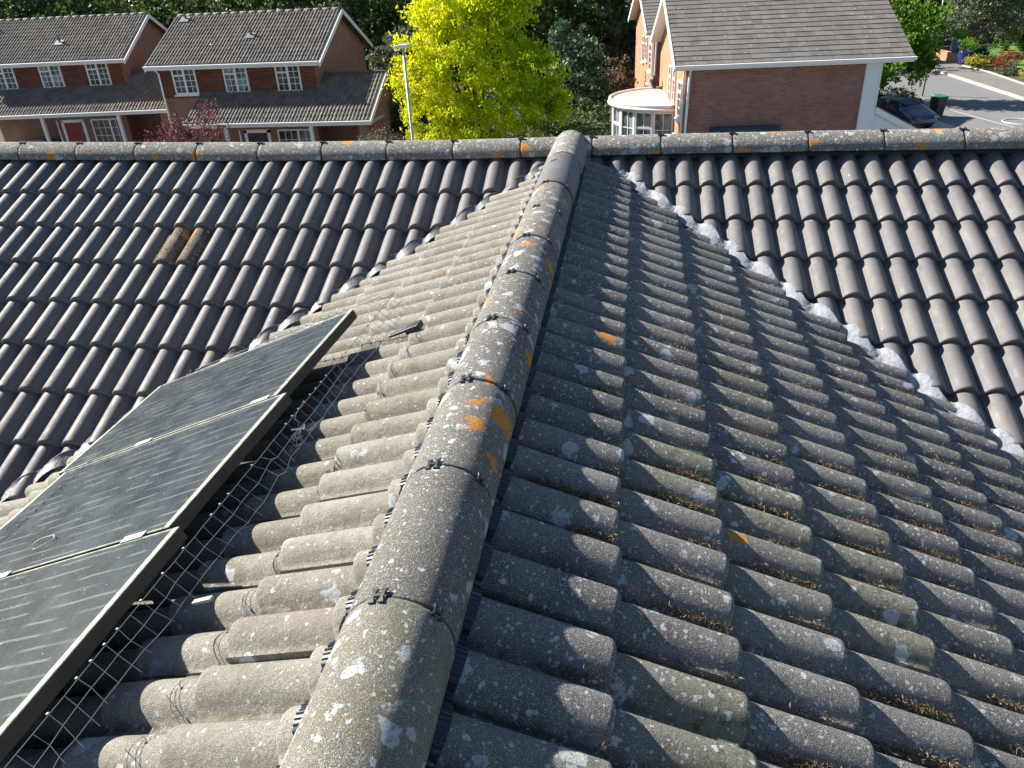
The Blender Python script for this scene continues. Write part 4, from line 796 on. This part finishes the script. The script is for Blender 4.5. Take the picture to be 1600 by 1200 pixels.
shrub(25.2, 66.5, ZG, 1.0, 1.3, 2000, .12, 'leaf_mid', 'leafy green clump beside the blue pots', 68)
shrub(22.6, 72, ZG, 1.4, 2.0, 2600, .16, 'leaf_mid', 'green shrub at the bend of the footpath', 69)
shrub(14.6, 49.0, ZG, 1.1, .9, 2600, .10, 'leaf_holly', 'low dark shrub under the bright green tree', 70)
shrub(7.6+.6, 27.2, ZG+1.9, .55, .75, 900, .06, 'leaf_holly', 'sprig of ivy in front of the white weatherboards', 71)
# garden wall, pots, fence
mb = MB(); mb.b2((-.15, -2.6, 0), (.15, 2.6, .62)); mb.b2((-.17, -2.62, .622), (.17, 2.62, .68)); o = mb.build('garden_wall', M['brick_orange_sunlit'], loc=(23.6, 67.5, ZG)); o.rotation_euler.z = rad(8); tag(o, 'low orange brick wall at the bend of the footpath', 'wall')
def pot(loc, m, label, s=1.0):
    prof_ = [(.0, .0), (.20, .0), (.30, .2), (.36, .42), (.33, .62), (.36, .66), (.36, .70), (.30, .70), (.28, .60)]; mb = MB(); n = 18; V = []; F = []
    for rr, z in prof_:
        for k in range(n): a = 2*math.pi*k/n; V.append((rr*s*math.cos(a), rr*s*math.sin(a), z*s))
    for j in range(len(prof_)-1):
        for k in range(n): F.append((j*n+k, j*n+(k+1) % n, (j+1)*n+(k+1) % n, (j+1)*n+k))
    e = tag(empty('plant_pot', loc), label, 'plant pot', 'glazed blue plant pots'); mb.add(V, F); mb.build('pot', m, e, True)
    foliage('foliage', [(0, 0, .95*s, .55*s, .5*s, .4*s)], 700, .12, M['leaf_bright'], e, 3, clump=.12); return e
pot((23.9, 67.0, ZG+.62), M['pot2'], 'grey-blue glazed pot standing on the low brick wall', 1.25)
pot((23.75, 64.6, ZG+.1), M['blue_pot'], 'deep blue glazed pot on the path side of the brick wall', 1.3)
fe = tag(empty('timber_fence', (27, 77, ZG)), 'dark timber board fence behind the airy garden tree', 'fence')
mb = MB()
for k in range(150): mb.b2((-8+k*.15, 0, .05), (-8+k*.15+.14, .022+.01*(k % 2), 1.75))
mb.build('board_panel', M['timber'], fe)
mb = MB(); mb.b2((-8, .034, .4), (14.5, .08, .5)); mb.b2((-8, .034, 1.4), (14.5, .08, 1.5)); mb.b2((-8.05, -.03, 1.752), (14.55, .08, 1.80)); mb.build('fence_rail', M['timber'], fe)
# lamp posts
def lamp(loc, H, label, tilt=0):
    e = tag(empty('street_lamp', loc), label, 'street lamp', 'street lamps'); mb = MB(); mb.tube([(0, 0, 0), (0, 0, 1.1)], .085, 12); mb.tube([(0, 0, 1.1), (0, 0, 1.2), (0, 0, H)], [.085, .055, .045], 12); mb.build('pole', M['steel'], e, True)
    mb = MB(); mb.tube([(0, 0, H-.02), (0, 0, H+.05)], .05, 10); mb.prism([(-.33, -.02), (-.30, .06), (-.1, .10), (.14, .10), (.2, .05), (.2, -.01)], 1, -.11, .11); o = fixn(mb.build('lamp_head', M['white'], e)); o.location = (0, 0, H); o.data.transform(Matrix.Translation((0, 0, 0)))
    for v in o.data.vertices:
        if abs(v.co.z) > 1: v.co.z -= H
    bevel(o, .015); return e
lamp((-7.64, 26.9, ZG), 5.98, 'grey street lamp in front of the golden tree')
lamp((26.6, 80, ZG), 8.2, 'distant pale street lamp at the upper right', 0)
mb = MB(); mb.tube([(0, 0, 0), (0, 0, 2.2)], .045, 8); mb.box((0, 0, 2.3), (.35, .05, .35)); o = mb.build('sign_post', M['timber'], loc=(17.2, 52, ZG)); tag(o, 'dark roadside post beside the bright green tree', 'post')
# wheelie bin
e = tag(empty('wheelie_bin', (15.85, 45.3, ZG), rad(20)), 'dark wheelie bin with a green lid beside the road', 'bin')
mb = MB(); mb.add([(-.22, -.24, .06), (.22, -.24, .06), (.22, .24, .06), (-.22, .24, .06), (-.29, -.33, 1.0), (.29, -.33, 1.0), (.29, .33, 1.0), (-.29, .33, 1.0)], [(0, 3, 2, 1), (4, 5, 6, 7), (0, 1, 5, 4), (1, 2, 6, 5), (2, 3, 7, 6), (3, 0, 4, 7)]); bevel(mb.build('body', M['bin'], e), .03)
mb = MB(); mb.add([(-.31, -.36, 1.0), (.31, -.36, 1.0), (.31, .36, 1.05), (-.31, .36, 1.05), (-.28, -.3, 1.08), (.28, -.3, 1.08), (.28, .32, 1.14), (-.28, .32, 1.14)], [(0, 3, 2, 1), (4, 5, 6, 7), (0, 1, 5, 4), (1, 2, 6, 5), (2, 3, 7, 6), (3, 0, 4, 7)]); bevel(mb.build('lid', M['bin_lid'], e), .02)
mb = MB(); mb.tube([(-.3, .3, .1), (-.24, .3, .1)], .1, 12); mb.tube([(.24, .3, .1), (.3, .3, .1)], .1, 12); mb.build('wheel', M['tyre'], e)
mb = MB(); mb.tube([(-.26, .38, 1.02), (.26, .38, 1.02)], .018, 6); mb.build('handle', M['bin'], e)
# cars
def car(loc, rz, paint, label):
    e = tag(empty('parked_car', loc, rz), label, 'car', 'parked cars'); L, Wc = 4.2, 1.75
    # stations along x: (x, half width low, z sill, z belt, half width roof, z top)
    st = [(-2.1, .62, .42, .62, .5, .64), (-2.0, .78, .28, .82, .66, .86), (-1.55, .86, .22, .92, .74, 1.05), (-1.05, .875, .2, .96, .62, 1.38), (-.4, .875, .2, .97, .60, 1.47), (.35, .875, .2, .96, .60, 1.46), (.85, .875, .2, .94, .64, 1.25), (1.25, .87, .2, .90, .74, .96), (1.8, .82, .24, .78, .66, .80), (2.05, .66, .3, .6, .52, .62)]
    mb = MB(); ringn = 10; V = []; F = []
    for x, hw, z0, zb, hr, zt in st:
        V += [(x, -hw*.9, z0), (x, -hw, z0+.15), (x, -hw, zb*.8), (x, -hw*.96, zb), (x, -hr, zt-.02), (x, hr, zt-.02), (x, hw*.96, zb), (x, hw, zb*.8), (x, hw, z0+.15), (x, hw*.9, z0)]
    for j in range(len(st)-1):
        for k in range(ringn): F.append((j*ringn+k, j*ringn+(k+1) % ringn, (j+1)*ringn+(k+1) % ringn, (j+1)*ringn+k))
    F += [tuple(range(ringn)), tuple(range((len(st)-1)*ringn, len(st)*ringn))[::-1]]; mb.add(V, F); o = fixn(mb.build('body', paint, e, True)); m = o.modifiers.new('sub', 'SUBSURF'); m.levels = m.render_levels = 2
    g = MB()
    def S(x0, x1, y, a, b, c, d):
        for s in (-1, 1): g.add([(x0, s*y, a), (x1, s*y, a), (x1-.12, s*(y-.16), b), (x0+.12, s*(y-.16), b)], [(0, 1, 2, 3)])
    S(-1.0, -.1, .845, .97, 1.34, 0, 0); S(-.02, .85, .845, .97, 1.33, 0, 0); g.add([(.95, -.6, 1.16), (.95, .6, 1.16), (.60, .52, 1.375), (.60, -.52, 1.375)], [(0, 1, 2, 3)]); g.add([(-1.45, -.6, 1.12), (-1.45, .6, 1.12), (-1.1, .52, 1.35), (-1.1, -.52, 1.35)], [(3, 2, 1, 0)])
    g.build('side_window', M['glass'], e)
    for x in (-1.3, 1.3):
        for s in (-1, 1):
            w = MB(); w.tube([(x, s*.70, .31), (x, s*.88, .31)], .31, 18); wo = w.build('wheel', M['tyre'], e, False); w = MB(); w.tube([(x, s*.86, .31), (x, s*.895, .31)], .19, 14); w.build('rim', M['alu'], wo)
    for s in (-1, 1):
        w = MB(); w.box((2.0, s*.58, .62), (.12, .26, .12)); bevel(w.build('headlight', M['glass'], e), .03); w = MB(); w.box((.75, s*.98, .98), (.12, .16, .1)); bevel(w.build('wing_mirror', paint, e), .03)
        w = MB(); w.box((-2.0, s*.6, .75), (.1, .24, .14)); bevel(w.build('tail_light', M['door_red'], e), .02)
    return e
car((-30.3, 36.4, ZG), rad(4), M['car_white'], 'silver-white car parked before the red door, only its roof showing over the ridge')
car((13.3, 43.4, ZG), rad(-62), M['car_blue'], 'dark blue car parked between the white lean-to and the wheelie bin')
